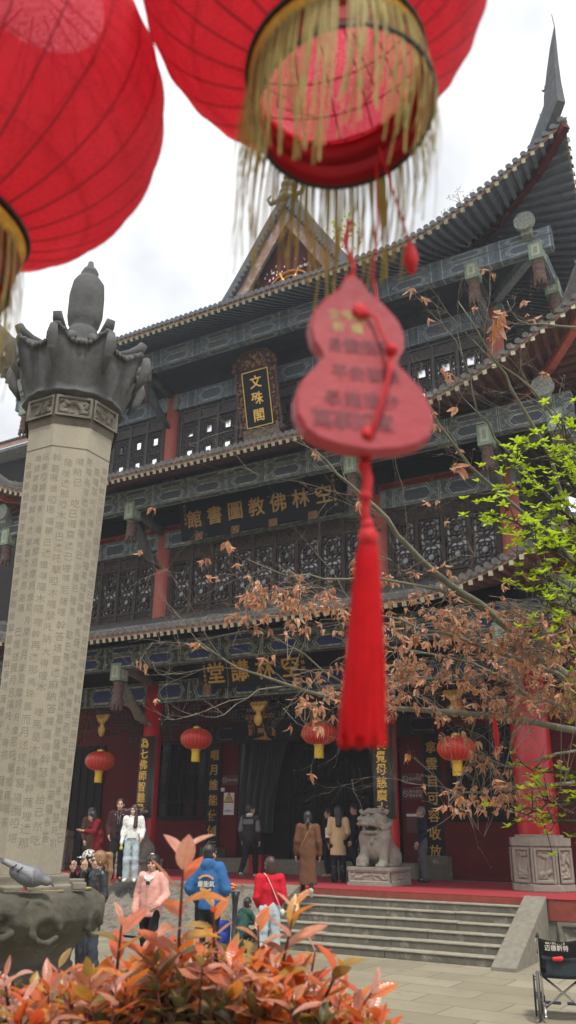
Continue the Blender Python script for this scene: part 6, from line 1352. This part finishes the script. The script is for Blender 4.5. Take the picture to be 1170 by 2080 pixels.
# ------------------------------------------------------------------ wheelchair
def wheelchair():
    p=OZ(1118,2072,0); a=OZ(1095,2076,0); up=V((-.35,.94,0)).normalized(); t=thing('wheelchair','folding wheelchair with a black back, seen from behind on the paving at the lower right','wheelchair',V((a.x+.27,a.y+.15,0)),math.atan2(up.y,up.x)-PI/2-.12)
    FR=METAL; W=.235
    for sg in (-1,1):
        m=MB(); n=40; R=.255; c=V((sg*(W+.04),.0,R)); ring=lambda r,x=0:[c+V((x,r*math.cos(2*PI*k/n),r*math.sin(2*PI*k/n))) for k in range(n+1)]
        m.tube(ring(R-.017),.017,8,False); wo=m.build('wheel',mat('grey_tyre',(.10,.10,.10),None,5,.7) ,t,True)
        q=MB(); q.tube(ring(R-.042),.010,6,False); q.tube([c+V((-.03,0,0)),c+V((.03,0,0))],.025,10)
        for k in range(16): b=2*PI*k/16; q.tube([c+V((.012*(-1)**k,.02*math.cos(b),.02*math.sin(b))),c+V((0,(R-.045)*math.cos(b+.12*(-1)**k),(R-.045)*math.sin(b+.12*(-1)**k)))],.0022,4)
        q.build('rim',BLACKP,wo,True); q=MB(); q.tube(ring(R-.05,sg*.045),.009,6,False)
        for k in range(6): b=2*PI*k/6; q.tube([c+V((0,(R-.045)*math.cos(b),(R-.045)*math.sin(b))),c+V((sg*.045,(R-.05)*math.cos(b),(R-.05)*math.sin(b)))],.005,4)
        q.build('push_ring',BLACKP,wo,True)
        f=MB(); x=sg*W
        f.tube([(x,-.02,.10),(x,-.015,.48),(x,-.03,.70),(x,-.05,.885),(x,-.075,.90),(x,-.15,.90)],.0125,8); f.tube([(x,-.01,.49),(x,.40,.50)],.0125,8); f.tube([(x,-.0,.68),(x,.30,.68),(x,.36,.62),(x,.38,.50),(x,.42,.3),(x,.5,.12)],.0115,8); f.tube([(x,-.02,.255),(x,.38,.24),(x,.38,.50)],.0115,8)
        f.build('frame',FR,t,True)
        g=MB(); g.tube([(x,-.08,.90),(x,-.155,.90),(x,-.19,.895)],.019,10); g.build('push_handle',BLACKP,t,True); b=MB(); b.tube([(x+sg*.02,-.10,.885),(x+sg*.03,-.15,.86),(x+sg*.03,-.2,.83)],.006,6); b.build('brake_lever',FR,t)
        g=MB(); g.box((x-.025,.02,.685),(x+.025,.30,.715)); bevel(g.build('armrest',BLACKP,t),.01,2)
        g=MB(); g.box((x-.006,.02,.30),(x+.006,.34,.67)); g.build('side_panel',BLACKP,t)
        cs=MB(); cs.tube([V((x+sg*.03,.40+.075*math.cos(2*PI*k/20),.09+.075*math.sin(2*PI*k/20))) for k in range(21)],.014,6,False); cs.tube([(x+sg*.03,.4,.09),(x+sg*.03,.38,.24)],.01,6); cs.build('caster',BLACKP,t,True)
        fp=MB(); fp.box((x-sg*.2-.0 if sg>0 else x,.46,.10),(x if sg>0 else x+.2,.60,.115)); bevel(fp.build('footplate',mat('slate_footplate',(.06,.075,.10),None,5,.45),t),.004,1)
        at=MB(); at.tube([(x*.92,-.13,.06),(x*.92,-.05,.12),(x*.94,.05,.25)],.012,6); at.ball((x*.92,-.13,.06),.02,8); at.build('anti_tip_bar',FR,t,True)
    c=MB()
    for sg in (-1,1): c.tube([(-sg*W,.10+sg*.012,.10),(sg*W,.10+sg*.012,.46)],.0125,8)
    c.build('cross_brace',FR,t,True)
    m=MB(); P=[]
    for j in range(7):
        z=.50+.365*j/6; P.append([V((W*(2*i/12-1),-.03-.02*j/6-.035+.04*abs(2*i/12-1)**2-.03,z-(.03*(1-(2*i/12-1)**2) if j==6 else 0))) for i in range(13)])
    m.grid(P); o=m.build('back_sling',fab('black_nylon',(.012,.012,.013)),t,True); o.modifiers.new('t','SOLIDIFY').thickness=.008
    m=MB(); P=[]
    for j in range(6):
        z=.45+.235*j/5; P.append([V((W*.93*(2*i/12-1),-.085-.014*math.sin(PI*i/12)-.012*j/5-(.03*math.sin(PI*i/12) if j==5 else 0)+.03*abs(2*i/12-1)**2,z-(.025*math.sin(PI*i/12) if j==5 else 0))) for i in range(13)])
    m.grid(P); o=m.build('back_pocket',fab('slate_mesh_pocket',(.035,.045,.055)),t,True); o.modifiers.new('t','SOLIDIFY').thickness=.005
    T=Matrix(((1,0,0,0),(0,0,-1,-.112),(0,1,0,.79),(0,0,0,1))); q=MB(); write(q,[(ch,-.135+.068*i,-.022) for i,ch in enumerate('迈德斯特')],.065,.01,.012,T); write(q,[(ch,-.14+.0245*i,.028) for i,ch in enumerate('MAIDESITE')],.032,.01,.02,T); q.build('back_lettering',mat('cream_lettering',(.66,.64,.55)),t)
    MB().box((-W,-.02,.46),(W,.40,.485)).build('seat',fab('black_nylon_seat',(.012,.012,.013)),t)
    s=SDF((-.12,-.2,.60),(.12,.0,.72),.006); s.cap((-.07,-.12,.655),(.01,-.125,.66),.02,.028,.02); s.bumpy(.006,60); s.build('red_cloth',mat('red_rag',(.7,.03,.03),None,6,.7),t)
wheelchair()
# ------------------------------------------------------------------ photinia hedge in front
def leafmat(name,stops,rough=.33,tr=.3,spec=.6,obj=False):
    t=NT(name); g=t.n('ShaderNodeNewGeometry'); col=t.ramp(S(t.t,g.outputs['Random Per Island']),stops); n=t.noise(40,3,.6); c2=t.mix(((n-.4)*2.2).mx(0).mn(.55),col,(.26,.12,.045))
    at=t.n('ShaderNodeAttribute',attribute_name='mid'); al=t.n('ShaderNodeAttribute',attribute_name='along'); mi=S(t.t,at.outputs['Fac']); an=S(t.t,al.outputs['Fac'])
    rib=mi.gt(.86); vein=((an*58.+mi*7.).sin()).gt(.86)*mi.gt(.05)*mi.lt(.86); c2=t.mix(rib*.5+vein*.16,c2,(.30,.10,.05)); t.bump(((an*58.+mi*7.).sin())*mi.gt(.01)*.4+n,.25,.002)
    t.set(c2,rough); t.b.inputs['Specular IOR Level'].default_value=spec
    tl=t.n('ShaderNodeBsdfTranslucent'); t.l(col,tl.inputs[0]); mxs=t.n('ShaderNodeMixShader'); mxs.inputs[0].default_value=tr; t.l(t.b.outputs[0],mxs.inputs[1]); t.l(tl.outputs[0],mxs.inputs[2]); t.l(mxs.outputs[0],t.out.inputs[0]); return t.m
PHOT=leafmat('photinia_young_leaf',[(0,(.72,.10,.035)),(.25,(.74,.20,.035)),(.40,(.66,.27,.05)),(.50,(.72,.34,.24)),(.64,(.76,.46,.38)),(.76,(.62,.15,.07)),(.86,(.60,.35,.04)),(.94,(.16,.18,.05)),(1,(.42,.16,.06))],.25,.42)  # pale pink stops paint sky sheen into the leaf colour
PHOG=leafmat('photinia_old_leaf',[(0,(.05,.09,.03)),(.5,(.09,.12,.045)),(.8,(.20,.15,.05)),(1,(.12,.07,.035))],.35,.2)
STEMR=mat('red_stem',(.16,.03,.03),(.09,.025,.02),10,.6); STEMB=mat('brown_stem',(.10,.06,.04),(.05,.03,.02),10,.8)
def leaf(mb,p,d,up,L,Wd,fold=.25,curl=.3,n=6):
    d=d.normalized(); s_=d.cross(up)
    if s_.length<1e-3: s_=d.cross(V((1,0,.3)))
    s_.normalize(); u=s_.cross(d); pts=[]
    for j in range(n+1):
        q=j/n; w_=Wd*(math.sin(PI*min(1,q*.93+.04))**.85)*(1-.25*q) if 0<j<n else .0008
        c=p+d*(L*q)-u*(curl*L*q*q)
        pts+=[c-s_*w_+u*fold*w_,c,c+s_*w_+u*fold*w_]
    mb.add(pts,[(j*3+k,j*3+k+1,(j+1)*3+k+1,(j+1)*3+k) for j in range(n) for k in (0,1)])
def hedge():
    t=thing('photinia_hedge','clipped photinia hedge with orange and coral young leaves across the lower left foreground','hedge',PD(380,2060,2.5))
    rs=random.Random(21); young=MB(); old=MB(); st=MB()
    prof=lambda x: np.interp(x,[-200,0,120,230,300,400,520,600,660,720,780,830],[1975,1975,1970,1950,1915,1898,1912,1935,1975,1998,2050,2092])
    def sprig(b,tip,nl,L,mb,tall=False,r0=.0035):
        mid=b.lerp(tip,.5)+V((rs.uniform(-.015,.015),rs.uniform(-.015,.015),0)); st.tube([b,mid,tip],[r0,r0*.8,r0*.45],5)
        ax=(tip-mid).normalized(); ph=rs.uniform(0,6.28)
        for i in range(nl):
            q=1-(i/nl)**1.1*(.75 if not tall else .95); pos=mid.lerp(tip,max(0,(q-.5)*2)) if q>.5 else b.lerp(mid,q*2)
            a=ph+i*2.4; el=.95-.75*(i/nl)+rs.uniform(-.2,.2)
            o=V((math.cos(a),math.sin(a),0)); d=(ax*math.sin(max(.05,el))+o*math.cos(el)); l=1.15*L*rs.uniform(.7,1.2)*(.72 if i<2 else 1); leaf(mb,pos,d,ax if el<1.2 else o*-1,l,l*rs.uniform(.20,.275),rs.uniform(.05,.45),rs.uniform(-.05,.45))
    for i in range(400):
        x=rs.uniform(-160,800); d=rs.uniform(2.1,3.1); y=prof(x)+rs.uniform(0,1)**1.6*190+ (d-2.1)*-4
        tip=PD(x,y+30,d); b=tip+V((rs.uniform(-.05,.05),rs.uniform(-.05,.05),-rs.uniform(.1,.2)))
        dep=(y-prof(x))/190
        sprig(b,tip,rs.randint(6,9),rs.uniform(.062,.088),young if rs.random()>dep*.75 else old)
    for i in range(420):
        x=rs.uniform(-160,800); d=rs.uniform(2.1,3.1); y=prof(x)+60+rs.uniform(0,140); tip=PD(x,y+40,d); sprig(tip-V((rs.uniform(-.05,.05),rs.uniform(-.05,.05),.16)),tip,8,.075,old)
    for (x0,y0,x1,y1,d,nl,L) in ((384,2090,374,1728,2.25,14,.11),(222,2060,248,1868,2.3,10,.09),(505,2080,524,1880,2.35,10,.09),(560,2070,600,1838,2.3,12,.095),(450,2000,434,1842,2.4,9,.085),(640,2080,690,1962,2.3,10,.085),(100,2070,120,1965,2.3,8,.08),(330,2060,295,1930,2.3,9,.085),(700,2100,760,2010,2.25,8,.075),(30,2080,10,1985,2.3,8,.08),(600,2080,640,1935,2.5,8,.08),(545,2080,560,1960,2.2,8,.085)):
        sprig(PD(x0,y0,d),PD(x1,y1,d),nl,L,young,True,.006)
    c=V(t.location)
    for i in range(26):
        x=rs.uniform(-100,760); q=PD(x,2090,rs.uniform(2.3,3.0)); st.tube([V((q.x+rs.uniform(-.1,.1),q.y+rs.uniform(-.1,.1),0)),V((q.x,q.y,.6)),q],[.014,.01,.006],6)
    for i in range(700):   # sides down to the soil
        q=PD(rs.uniform(-160,790),2110,rs.uniform(2.15,3.15)); z=rs.uniform(.1,1)*q.z; a=rs.uniform(0,6.28); leaf(old,V((q.x,q.y,z)),V((math.cos(a),math.sin(a),.3)),V((0,0,1)),.075,.016)
    for o in (young.build('young_leaves',PHOT,t,True,True),old.build('old_leaves',PHOG,t,True,True)):
        nv=len(o.data.vertices); i=np.arange(nv); A=o.data.attributes.new('mid','FLOAT','POINT'); A.data.foreach_set('value',(i%3==1).astype(np.float32)); A=o.data.attributes.new('along','FLOAT','POINT'); A.data.foreach_set('value',((i//3)%7/6).astype(np.float32))
    st.build('stems',STEMR,t,True,True)
hedge()
# ------------------------------------------------------------------ maple with dry leaves, green tree behind it
BARK=mat('grey_green_bark',(.20,.205,.15),(.12,.12,.085),14,.85,.3,40); BARKD=mat('dark_bark',(.075,.065,.045),(.045,.038,.028),14,.85,.3,40); TWIG=mat('pale_twig',(.24,.21,.165),(.13,.11,.085),20,.8)
DRY=leafmat('dry_maple_leaf',[(0,(.52,.25,.13)),(.3,(.70,.42,.28)),(.5,(.46,.21,.12)),(.8,(.76,.52,.38)),(1,(.70,.27,.07))],.5,.45,.4)
GREEN=leafmat('fresh_green_leaf',[(0,(.34,.50,.015)),(.5,(.46,.64,.02)),(1,(.58,.74,.05))],.4,.5,.4)
def maple():
    rs=random.Random(33); t=thing('maple_tree','bare maple with curled dry brown leaves, its limbs reaching in from the right','tree',(0,0,0))
    b0=PD(1420,1600,6.6); t.location=(b0.x,b0.y,0); B=MB(); T=MB(); Lf=MB(); ends=[]
    def line(pts,r0,r1,mb=B,wob=.02,n=8):
        P=[PD(*q) for q in pts]; out=[]
        for i in range(len(P)-1):
            k=max(2,int((P[i+1]-P[i]).length/.18))
            for j in range(k): out.append(P[i].lerp(P[i+1],j/k)+V([rs.gauss(0,wob)*.5 for _ in range(3)]))
        out.append(P[-1]); m=len(out); mb.tube(out,[r0+(r1-r0)*(i/(m-1))**.8 for i in range(m)],n); return out
    B.tube([V((b0.x,b0.y,0)),V((b0.x,b0.y,1.2))+V((.05,0,0)),PD(1400,1560,6.5),PD(1330,1480,6.3)],[.17,.14,.12,.10],12)
    br=[([(1340,1490,6.3),(1240,1425,6.2),(1170,1388,6.1),(1085,1325,6.0),(1035,1280,5.9),(975,1230,5.8),(885,1168,5.7),(825,1112,5.6),(785,1055,5.5),(735,1005,5.5),(690,962,5.4),(640,915,5.4)],.075,.006),
        ([(1010,1255,5.9),(930,1212,5.8),(870,1190,5.7),(760,1178,5.5),(660,1174,5.4),(590,1168,5.3),(500,1135,5.2)],.024,.004),
        ([(1330,1500,6.3),(1240,1500,6.0),(1170,1490,5.8),(1085,1466,5.7),(980,1452,5.6),(840,1442,5.5),(780,1435,5.4),(660,1412,5.3),(585,1393,5.2),(520,1370,5.1),(450,1338,5.0),(400,1300,5.0)],.05,.004),
        ([(1270,1445,6.2),(1170,1446,6.1),(1105,1425,6.0),(1035,1388,5.9),(960,1345,5.8),(870,1332,5.6),(800,1318,5.5)],.035,.005),
        ([(1200,1420,6.0),(1130,1370,5.7),(1060,1345,5.6),(940,1300,5.5),(850,1270,5.4),(770,1240,5.3),(690,1232,5.2)],.03,.004),
        ([(1300,1330,6.4),(1200,1170,6.2),(1126,1095,6.1),(1060,1040,6.0),(960,952,5.9),(905,885,5.8),(878,835,5.8),(862,790,5.7)],.04,.005),
        ([(1260,1240,6.4),(1175,1120,6.0),(1147,1028,5.9),(1121,930,5.8),(1055,815,5.7),(1024,764,5.7),(985,700,5.6),(930,612,5.6)],.042,.005),
        ([(1200,1100,6.1),(1126,1013,6.0),(1065,951,5.9),(1008,887,5.8),(973,831,5.7),(950,760,5.7),(925,690,5.6)],.022,.004),
        ([(1210,1010,6.2),(1150,880,6.0),(1080,790,5.9),(1020,740,5.8),(960,690,5.8)],.022,.004),
        ([(1250,720,6.2),(1170,665,6.0),(1100,660,5.9),(1050,655,5.8),(1030,610,5.8)],.018,.004),
        ([(1340,1520,6.2),(1240,1590,5.9),(1170,1592,5.7),(1085,1598,5.6),(1000,1602,5.5),(940,1605,5.4),(880,1618,5.3)],.03,.004),
        ([(1170,1520,5.8),(1100,1545,5.7),(1030,1560,5.6),(960,1530,5.6)],.014,.004),
        ([(760,1440,5.4),(690,1380,5.3),(620,1330,5.2),(540,1290,5.2),(470,1250,5.1)],.014,.003),
        ([(585,1393,5.2),(530,1402,5.1),(480,1430,5.0)],.010,.003)]
    mains=[line(p,a*.68,b*.85) for p,a,b in br]
    # twigs
    def twig(p,d,L_,r,lev):
        out=[p]; q=p; n=5
        for j in range(n):
            d=(d+V([rs.gauss(0,.16) for _ in range(3)])+V((0,0,.03))).normalized(); q=q+d*(L_/n); out.append(q)
        T.tube(out,[r*(1-.75*j/n) for j in range(n+1)],5)
        T.ball(out[-1],r*.9+.002,5)
        if lev>0:
            for _ in range(rs.randint(2,4)):
                i=rs.randint(1,n); dd=(d+V([rs.gauss(0,.5) for _ in range(3)])).normalized(); twig(out[i],dd,L_*rs.uniform(.35,.6),r*.6,lev-1)
        ends.append(out[-1]); ends.append(out[3])
    lf=-V(CR); upv=V((0,0,1))
    for mi,m in enumerate(mains):
        n=len(m)
        for i in range(3,n):
            if rs.random()<(.62 if mi in (0,2,3,4) else .58):
                d=(m[i]-m[max(0,i-2)]).normalized(); d=(d+V([rs.gauss(0,.55) for _ in range(3)])+upv*.12).normalized(); twig(m[i],d,rs.uniform(.25,.75),.003,2)
    def px(p):
        d=np.array(p)-CAM; w_=d@FW; return PW/2+FPX*(d@CR)/w_,PH/2-FPX*(d@CU)/w_
    def dryleaf(p,s_):
        st=p-V((0,0,s_*.3)); T.tube([p,p.lerp(st,.5)+V((rs.gauss(0,.008),rs.gauss(0,.008),0)),st],.0014,3)
        base=V((rs.gauss(0,.35),rs.gauss(0,.35),-1)).normalized(); a0=rs.uniform(0,6.28)
        for k in range(rs.randint(4,6)):
            a=a0+k*1.25; o=V((math.cos(a),math.sin(a),0)); d=(base+o*rs.uniform(.35,.95)).normalized(); leaf(Lf,st+V((rs.gauss(0,.006),rs.gauss(0,.006),0)),d,o,s_*rs.uniform(.5,1.05),s_*rs.uniform(.13,.24),rs.uniform(-1.3,1.3),rs.uniform(-1.1,1.2),5)
    dens=lambda x,y: (1.0 if 760<x<1200 and 1215<y<1440 else .95 if 600<x<760 and 1330<y<1460 else .9 if 470<x<700 and 1175<y<1290 else .9 if 880<x<1110 and 1570<y<1660 else .2 if 700<x<1170 and 1100<y<1220 else .05)
    cnt=0
    for e in ends:
        x,y=px(e)
        if rs.random()<dens(x,y)*.45:
            for _ in range(rs.randint(1,2)): dryleaf(e+V([rs.gauss(0,.03) for _ in range(3)]),rs.uniform(.04,.066)); cnt+=1
    used={}
    for (x0,x1,y0,y1,n,da,db) in ((1060,1230,1230,1440,130,4.6,5.6),(770,1180,1225,1455,330,5.2,6.1),(490,700,1180,1275,80,5.1,5.5),(600,800,1340,1450,70,5.1,5.5),(900,1100,1580,1645,70,5.2,5.6),(860,960,1440,1510,12,5.3,5.6),(940,1060,1500,1560,16,5.3,5.7),(700,960,1130,1220,20,5.3,5.8)):
        for _ in range(n):
            p=PD(rs.uniform(x0,x1),rs.uniform(y0,y1),rs.uniform(da,db))
            # hang it from the nearest branch point with a twig
            bi=min((i for i in range(len(ends)) if used.get(i,0)<2),key=lambda i:(ends[i]-p).length); best=ends[bi]; used[bi]=used.get(bi,0)+1
            if (best-p).length<.7: T.tube([best,best.lerp(p,.5)+V((rs.gauss(0,.02),rs.gauss(0,.02),.02)),p],[.0028,.002,.0014],4); dryleaf(p,rs.uniform(.036,.066))
    for (x,y,s_) in ((1005,655,.15),(930,950,.14),(700+225,955,.08),(870,660,.06),(1008,640,.12),(790,1180,.06),(880,850,.07),(928,840,.07),(1000,690,.08)): dryleaf(PD(x,y-18,5.7),s_)
    B.build('limbs',BARK,t,True,True); T.build('twigs',TWIG,t,False,True); Lf.build('dry_leaves',DRY,t,True,True)
maple()
def green_tree():
    rs=random.Random(44); b=PD(1300,1500,5.2); t=thing('young_green_tree','small tree with fresh lime green leaves at the right edge','tree',(b.x,b.y,0)); B=MB(); Lf=MB()
    B.tube([V((b.x,b.y,0)),V((b.x+.03,b.y,1.5)),b,PD(1270,1250,5.1),PD(1230,1000,5.2)],[.07,.06,.05,.04,.025],10)
    tips=[]
    for (x0,y0,pts) in ((1260,1200,[(1190,1130),(1110,1080),(1040,1060),(1000,1050)]),(1240,1100,[(1180,1000),(1120,930),(1060,930),(1010,955)]),(1260,1280,[(1190,1260),(1130,1230),(1090,1215)]),(1250,1150,[(1180,1080),(1130,1020),(1070,1030)]),(1270,1300,[(1200,1230),(1120,1180),(1050,1150)]),(1280,1350,[(1200,1300),(1140,1270)]),(1290,1600,[(1200,1620),(1130,1640),(1070,1655)]),(1290,1590,[(1210,1570),(1130,1570),(1060,1550)]),(1250,1120,[(1190,980),(1165,900),(1140,850)]),(1290,1420,[(1210,1420),(1165,1400)]),(1290,1600,[(1220,1660),(1160,1670),(1100,1660)]),(1270,1250,[(1200,1170),(1150,1120),(1090,1110)])):
        d=rs.uniform(4.9,5.5); P=[PD(x0,y0,5.15)]+[PD(x,y,d) for x,y in pts]; out=[]
        for i in range(len(P)-1):
            for j in range(4): out.append(P[i].lerp(P[i+1],j/4)+V([rs.gauss(0,.012) for _ in range(3)]))
        out.append(P[-1]); B.tube(out,[.018-(.014)*i/(len(out)-1) for i in range(len(out))],6)
        for i in range(3,len(out)):
            for _ in range(3 if y0<1500 else 2):
                d0=V([rs.gauss(0,1) for _ in range(3)]).normalized(); q=out[i]+d0*rs.uniform(.05,.26); B.tube([out[i],out[i].lerp(q,.5)+V((0,0,.015)),q],[.004,.003,.002],4); tips.append(q)
                if rs.random()<.6: q2=out[i].lerp(q,.6)+V([rs.gauss(0,.06) for _ in range(3)]); B.tube([out[i].lerp(q,.5),q2],[.003,.002],4); tips.append(q2)
    for q in tips:
        a0=rs.uniform(0,6.28)
        for k in range(rs.randint(4,7)):
            a=a0+k*1.3; d=V((math.cos(a),math.sin(a),rs.uniform(.1,1.2))); leaf(Lf,q,d,V((0,0,1)),rs.uniform(.035,.055),rs.uniform(.010,.014),.2,.2,4)
    B.build('trunk',BARKD,t,True,True); Lf.build('leaves',GREEN,t,True,True)
green_tree()
p=PD(1004,1455,5.5); m=MB(); m.tube([V((0,0,.0)),V((0,0,-.06)),V((.004,0,-.12)),V((.002,0,-.2)),V((.0,0,-.27))],[.004,.016,.02,.010,.003],8); m.tube([V((0,0,0)),V((.01,0,.10))],.0025,4); o=m.build('tree_ribbon',REDCORD,None,True); o.location=p; tag(o,'thin red wish ribbon tied to the dry maple in front of the porch','ribbon')
for i,(x,y) in enumerate(((958,412),(900,440),(936,398))):
    q=OY(x,y+14,16.6); m=MB(); rs=random.Random(i)
    for k in range(6):
        a=V((rs.gauss(0,.15),rs.gauss(0,.05),rs.uniform(.25,.6))); m.tube([V((0,0,0)),a*.5+V((rs.gauss(0,.03),0,0)),a],[.006,.004,.002],4)
        for j in range(3): m.ball(a*rs.uniform(.5,1)+V((rs.gauss(0,.04),0,rs.gauss(0,.03))),.014,5)
    o=m.build('roof_weed',TWIG); o.location=q; tag(o,('dry weed tuft on the top eave, %s of the three'%['rightmost','leftmost','middle'][i]),'weed','dry weeds growing on the top eave')
q=OY(697,472,21); m=MB(); rs=random.Random(9)
for k in range(70): a=V([rs.gauss(0,.25) for _ in range(3)]); leaf(m,a,V([rs.gauss(0,1) for _ in range(3)]),V((0,0,1)),.14,.05)
o=m.build('roof_shrub',GREEN); o.location=q; tag(o,'green shrub sprouting on the right slope of the gable roof','shrub')

# ------------------------------------------------------------------ unseen hall behind the viewer, added to keep light off the porch
fh=thing('unseen_shade_hall','unseen low hall with a tiled roof, added behind the viewer to keep light off the porch','building',(-8,-13,0))
MB().box((-45,-20,0),(30,-13.2,6.2)).build('wall',REDWALL,fh,False,True); m=MB(); m.grid([[(-47,-11.6,5.6),(32,-11.6,5.6)],[(-47,-14.5,7.2),(32,-14.5,7.2)],[(-47,-17,9.6),(32,-17,9.6)],[(-47,-22,6),(32,-22,6)]]); m.build('roof',TILE,fh,False,True)
for i in range(9): MB().lathe([(.25,0),(.25,5.9)],16,(-40+i*8,-12.6,0)).build('column',REDNEW,fh,True,True)

# ------------------------------------------------------------------ thin bright haze volume added to imitate veiling glare on the hall
hm=bpy.data.materials.new('thin_glare_haze'); hm.use_nodes=True; hn=hm.node_tree; hn.nodes.clear(); ho=hn.nodes.new('ShaderNodeOutputMaterial'); hv=hn.nodes.new('ShaderNodeVolumePrincipled')
hv.inputs['Color'].default_value=(.82,.90,1,1); hv.inputs['Density'].default_value=HZ; hv.inputs['Anisotropy'].default_value=.2; hn.links.new(hv.outputs[0],ho.inputs['Volume'])
MB().box((-420,-420,-1),(420,420,27)).build('glare_haze',hm)['kind']='stuff'
